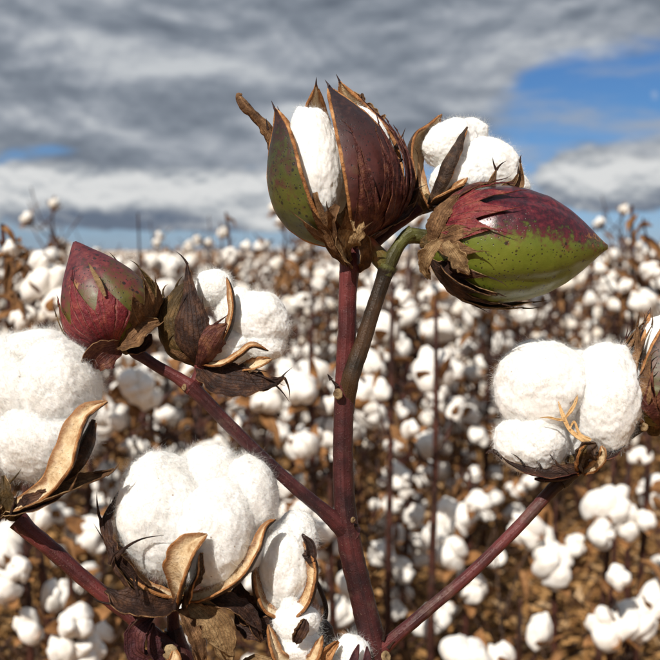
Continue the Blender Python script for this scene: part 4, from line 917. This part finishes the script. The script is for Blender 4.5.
# ---- boll G: brown-green boll cut by the frame edge
G = Boll(root1, 'splitting_boll', (654,428), (668,318), D0+.016, 0, label='mottled brown and green boll in ragged dry bracts above the end of the branch')
LG = 116*G.u; RG = 42*G.u
podG = m_pod('mottled_boll_skin', dict(L=LG, g0=(.06,.055,.008), g1=(.13,.11,.015), g2=(.2,.16,.03), r0=(.015,.009,.006), r1=(.05,.022,.014), r2=(.12,.05,.025), dot=DOT, rough=.4, mask=lambda n, x, y, t: n.m('ADD', t, -.35)))
for pc, half, op in [(-95,40,.12), (-10,38,.08), (80,40,.1), (170,40,.1)]:
    mb = MB(); valve(mb, G.M, LG, RG, PROF_LOW, R_(pc), R_(half), op, .0018, (0,1,2), .2); emit('valve', mb, [BUR_IN, podG, BUR_RIM], G.o)
G.locks([(655,345,0,18,30,20,0,.12), (676,350,-6,20,34,20,0,.12)], 91, 2000, .005)
for pc, half, t1, sd_, mm in [(-70,45,.95,8.2,BR_BROWN), (0,36,.66,8.8,BR_MAROON), (-125,40,.8,9.1,BR_MAROON)]:
    mb = MB(); wrap_bract(mb, G.M, LG, RG*1.05, PROF_LOW, R_(pc), R_(half), t1, 5, .5, .0012, .006, .0005, (0,1,2), sd_, flare=.003, crumple=.0012); emit('bract', mb, [BR_OLIVE, mm, BR_BROWN], G.o)
G.sheet('bract', [(652,428,16), (640,410,22), (632,380,22), (630,350,16), (634,326,10)], [4,9,10,6,.6], (.6,.1,-.5), [BR_OLIVE, BR_BROWN, BR_TAN], .9, crumple=.0012, ragged=.4, seed=70, teeth=[(.7,1,18,-.5,1,0), (.8,-1,20,-.2,1,0), (.9,1,16,.3,1,0), (1,0,14,.3,1,0)])

# ---------------------------------------------------------------- second plant: two big bolls
D1 = .44
foot = P(186, 672, D1); gr = down_to_ground(foot, .02, .05)
root2 = link('cotton_plant', None, None, Matrix.Translation((gr[1][0], gr[1][1], 0)), category='plant', group='cotton plants close to the camera',
             label='cotton plant with two huge fluffy bolls on a short stalk and a sloping branch')
branch(root2, 'stem', [gr[1], gr[0]]+[P(x, y, D1) for x, y in [(196,900),(191,770),(188,700),(184,664),(176,645),(173,628)]], pxr([14,13.5,13,12.5,12,11.5,11,9], D1), STEM, 110, 18, .07, 21)
branch(root2, 'pedicel', [P(x, y, D1-.001) for x, y in [(174,640),(173,620),(174,604),(177,590)]], pxr([7.5,6.2,6,8], D1), STEM_RED, 30, 14, .08, 22)
branch(root2, 'branch', [P(x, y, D1-.006) for x, y in [(172,652),(150,632),(118,606),(80,575),(50,548),(30,532),(18,520)]], pxr([9,8,7.4,7.6,8.2,8.6,10], D1), STEM_RED, 90, 16, .07, 23)
mb = MB(); scar(mb, P(170,652,D1-.014), 7.5*D1/F, AX_T+.2*AX_U+.2*AX_R); emit('leaf_scar', mb, SCAR, root2)
H = Boll(root2, 'open_boll', (180,594), (200,510), D1, 0, label='large four-lobed fluffy boll on a short upright stalk')
H.locks([(161,512,0,47,64,44,6,.10), (217,528,16,42,54,44,-8,.10), (252,494,-4,27,42,34,14,.10), (206,476,-22,34,31,34,0,.10), (185,560,-10,40,26,36,0,.10), (240,552,-4,26,24,30,0,.10)], 111, 6200, .007)
H.sheet('carpel', [(183,594,26), (189,572,52), (194,550,68), (201,530,72), (216,519,66)], [7,16,20,15,.8], [(-.75,.1,.65), (-.7,.1,.7), (-.55,.2,.8), (-.4,.3,.85), (-.3,.3,.9)], CARP, 1.25, .0013, crumple=.0014, ragged=.15, seed=3)
H.sheet('carpel', [(186,596,24), (196,576,50), (205,556,60), (211,538,62)], [6,12,11,2], (.9,.0,.3), [BUR_OUT, BUR_OUT, BUR_RIM], 1.1, .0010, crumple=.0014, ragged=.2, seed=33, rim=False)
H.sheet('carpel', [(186,594,22), (215,585,40), (246,566,42), (262,540,36), (268,522,30), (277,514,26)], [5,10,12,10,6,.8], (-.45,.65,.3), CARP, 1.2, .0011, ragged=.2, crumple=.0008, seed=4)
H.sheet('carpel', [(176,594,14), (150,584,22), (130,566,20), (120,540,10)], [6,12,12,1], (.6,.7,.0), CARP, .9, .0018, crumple=.0008, seed=5)
for k, (pts, w, f, mm, te) in enumerate([
    ([(176,598,12), (142,576,28), (118,548,30), (110,515,22), (124,486,14)], [6,14,15,11,1], (.8,.3,-.5), BR_DARK, [(.55,1,50,-.35,1,0), (.45,1,44,-.5,.8,.1)]),
    ([(174,600,16), (146,590,34), (126,566,38), (114,538,30), (104,510,22)], [5,9,9,6,.8], (.7,.5,-.3), BR_DARK, [(1,0,22,-.2,1,0)]),
    ([(180,600,26), (160,596,46), (138,588,54), (118,576,50)], [8,16,17,2], (.1,.8,.5), BR_DARK, [(.6,1,30,.2,1,.2), (.8,-1,20,-1,.1,0), (.5,-1,18,-.6,-.8,.1), (.9,1,18,-.9,.2,0)]),
    ([(186,600,26), (196,618,32), (204,640,32), (200,668,28)], [5,8,8,4], (.5,.1,.9), BR_BROWN, [(.6,1,16,.5,-.8,.1)]),
    ([(192,596,20), (216,606,34), (228,630,32), (232,658,24)], [6,16,14,2], (-.2,.25,.9), BR_TAN, [(.7,1,30,.5,-1,0), (.85,-1,24,-.3,-1,0), (.6,1,26,.8,-.6,.1), (1,0,18,.2,-1,0)]),
    ([(192,594,14), (226,594,28), (250,606,26), (262,634,18)], [6,12,10,2], (-.1,.7,.5), BR_DARK, [(.7,1,20,.7,-.6,0)])]):
    H.sheet('bract', pts, w, f, [mm, mm, BR_BROWN], .9, crumple=.0018, ragged=.5, seed=80+k, teeth=te)
mb = MB()
for (x, y, z, dx, dy, L, c) in [(120,552,46,.2,1,24,1.2), (128,545,48,.7,1,40,1.0), (150,580,56,-.2,1,26,-.3), (185,590,60,.1,1,18,.2)]:
    spike(mb, H.p(x, y, z), AX_R*dx+AX_U*dy, L*H.u, 2.2*H.u, 0, (AX_R*.9-AX_U*.5)*c, 12)
emit('bract_tooth', mb, BR_DARK, H.o, kind='stuff')
mb = MB()
def free_sheet(plant, name, d, pts, wid, face, mats, cup=.8, th=.0004, **kw):
    mb = MB(); W = AX_R*face[0]+AX_U*face[1]+AX_T*face[2]
    sheet(mb, [P(x, y, d)+AX_T*z*d/F for x, y, z in pts], [q*d/F for q in wid], W, cup, th, (0,1,2), **kw); return emit(name, mb, mats, plant)
free_sheet(root2, 'leaf', D1, [(156,648,26), (146,636,34), (148,620,36), (160,606,32)], [8,15,14,1], (-.4,.1,.9), [PURPLE_LEAF]*3, 1.2, .0005, crumple=.0016, ragged=.3, seed=5)
free_sheet(root2, 'leaf', D1, [(170,646,30), (162,640,38), (158,626,38), (160,612,34)], [4,9,9,1], (.8,.1,.6), [PURPLE_LEAF]*3, 1.1, .0005, crumple=.0014, ragged=.3, seed=6)
free_sheet(root2, 'stipule', D1, [(166,662,30), (176,656,36), (182,648,36), (180,640,30)], [4,8,8,3], (-.2,.3,.9), [BUR_IN, BUR_RIM, BUR_RIM], 1.2, .0008, crumple=.0008, seed=7)

I = Boll(root2, 'open_boll', (14,512), (40,420), D1-.004, 0, label='enormous soft boll cut by the frame edge')
I.locks([(56,390,2,48,56,48,0,.12), (6,392,-4,58,60,52,0,.12), (44,436,8,54,44,48,-6,.12), (-22,440,0,56,54,50,0,.12), (30,356,-14,52,28,42,4,.12)], 131, 6500, .0075)
I.sheet('carpel', [(30,500,36), (66,480,54), (86,452,60), (94,424,56), (100,408,50), (118,398,44)], [7,15,19,17,10,.8], [(-.7,.4,.6), (-.65,.4,.65), (-.6,.2,.75), (-.6,.1,.75), (-.5,.2,.8), (-.3,.5,.7)], CARP, 1.0, .0013, crumple=.0015, ragged=.12, seed=3)
I.sheet('carpel', [(70,478,46), (92,458,54), (102,436,52), (106,415,46)], [3,6,7,2], (-.3,.2,-.9), [BUR_OUT, BUR_OUT, BUR_RIM], 1.0, .0014, crumple=.0008, seed=4)
for k, (pts, w, f, mm, te) in enumerate([
    ([(16,508,26), (45,496,48), (75,482,54), (100,474,48), (124,464,40)], [7,14,15,10,1], (-.1,.8,.5), BR_BROWN, [(.6,1,22,.5,.8,.2), (.85,-1,20,1,.2,0), (.95,1,18,.9,.5,0)]),
    ([(16,510,30), (38,500,50), (60,492,54), (84,480,50)], [6,12,12,1], (.1,.7,.6), BR_DARK, [(.3,1,26,.3,1,.2), (.7,-1,14,1,-.2,0)]),
    ([(14,512,26), (22,500,38), (20,484,40), (16,470,36)], [4,7,7,2], (0,.2,1), BR_OLIVE, [(.8,1,20,.8,.7,.2)]),
    ([(12,512,26), (2,500,38), (-4,486,40), (-10,470,36)], [5,9,9,2], (0,.2,1), BR_DARK, None),
    ([(12,514,10), (-8,506,20), (-30,496,20), (-50,480,12)], [6,12,12,1], (.1,.8,.4), BR_DARK, None)]):
    I.sheet('bract', pts, w, f, [mm, mm, BR_TAN], .9, crumple=.0016, ragged=.4, seed=100+k, teeth=te)

# ---------------------------------------------------------------- third plant: low cluster behind the big boll
D2 = .446
foot = P(330, 700, D2); gr = down_to_ground(foot, .0, .05)
root3 = link('cotton_plant', None, None, Matrix.Translation((gr[1][0], gr[1][1], 0)), category='plant', group='cotton plants close to the camera',
             label='cotton plant with three small packed bolls between the big four-lobed boll and the central stem')
branch(root3, 'stem', [gr[1], gr[0]]+[P(x, y, D2+.01) for x, y in [(330,690),(310,660),(290,640),(278,618)]], pxr([11,9,8,7,6,6], D2), STEM_DARK, 60, 12, .08, 31)
branch(root3, 'branch', [P(x, y, D2+.012) for x, y in [(322,668),(320,640),(326,610),(318,585),(308,570)]], pxr([4,3,2.6,2.4,3], D2), STEM_DARK, 40, 10, .08, 32)
J = Boll(root3, 'open_boll', (282,612), (288,545), D2, 0, label='tall single-lobed boll held by a pale curved shell')
J.locks([(284,564,0,29,46,30,4,.12), (296,540,-10,24,30,26,0,.12), (276,590,-4,20,22,24,0,.12)], 151, 4600, .0065)
J.sheet('carpel', [(282,612,20), (304,602,26), (316,580,24), (314,556,18), (304,538,14)], [5,10,12,9,1], (-.8,.3,.3), CARP, 1.1, .0016, crumple=.0008, seed=3)
J.sheet('carpel', [(280,612,16), (262,598,24), (255,576,20), (258,556,12)], [5,9,9,1], (.8,.3,.1), CARP, 1.0, .0016, crumple=.0008, seed=4)
J.sheet('bract', [(304,548,16), (312,552,24), (312,540,24), (303,530,18)], [3,6,6,1], (-.3,.2,.8), [BR_DARK]*3, 1.1, .0006, crumple=.0012, seed=5)
for k, (pts, w) in enumerate([([(280,614,10), (256,612,14), (242,598,10), (238,580,4)], [7,14,13,2]), ([(282,614,16), (260,622,24), (246,616,20), (236,604,14)], [6,12,10,1])]):
    J.sheet('bract', pts, w, (.2,.3,.8), [BR_DARK, BR_DARK, BR_BROWN], .9, crumple=.0016, ragged=.4, seed=120+k)
K = Boll(root3, 'open_boll', (296,658), (292,608), D2-.008, 0, label='small ragged boll with a brown seed husk stuck on it')
K.locks([(296,622,0,26,22,24,0,.16), (290,604,-2,10,13,12,10,.12), (300,644,2,24,18,22,0,.16)], 161, 4200, .006)
K.sheet('husk', [(296,632,30), (300,624,33), (304,616,33), (306,610,29)], [2,6,6,1.5], (.1,.1,1), [BR_DARK, BR_DARK, BR_BROWN], .9, .001, crumple=.0018, ragged=.4, seed=6)
K.sheet('carpel', [(294,658,12), (280,650,26), (272,634,26), (270,618,20)], [5,9,8,1], (.7,.2,.5), CARP, 1.1, .0016, crumple=.0008, seed=7)
K.sheet('carpel', [(300,660,12), (314,652,24), (320,640,22), (322,630,16)], [5,7,6,1], (-.6,.4,.5), CARP, 1.1, .0016, crumple=.0008, seed=8)
Lb = Boll(root3, 'open_boll', (340,672), (350,632), D2-.004, 0, label='partly opened boll with purple-streaked lint cut by the frame bottom')
Lb.locks([(352,652,0,20,18,20,0,.12), (340,662,-4,18,18,20,0,.12)], 171, 3800, .006)
Lb.sheet('carpel', [(336,676,16), (324,664,28), (322,648,28), (338,634,20)], [6,11,10,1.5], (.7,.2,.6), [BUR_RIM, BUR_OUT, BUR_RIM], 1.1, .0016, crumple=.0008, seed=3)
for k, pts in enumerate([[(346,672,26), (350,658,32), (354,646,30), (358,636,24)], [(358,674,26), (364,660,32), (366,648,30), (366,638,24)]]):
    Lb.sheet('bract', pts, [4,5,4,.8], (0,.1,1), [PURPLE_LEAF]*3, .8, .0006, seed=130+k)
free_sheet(root3, 'leaf', D2-.01, [(300,676,0), (278,668,6), (256,662,6), (238,668,0)], [6,10,9,2], (0,.8,.4), [BR_TAN, BR_BROWN, BR_TAN], .8, .0005, crumple=.002, ragged=.4, seed=9)
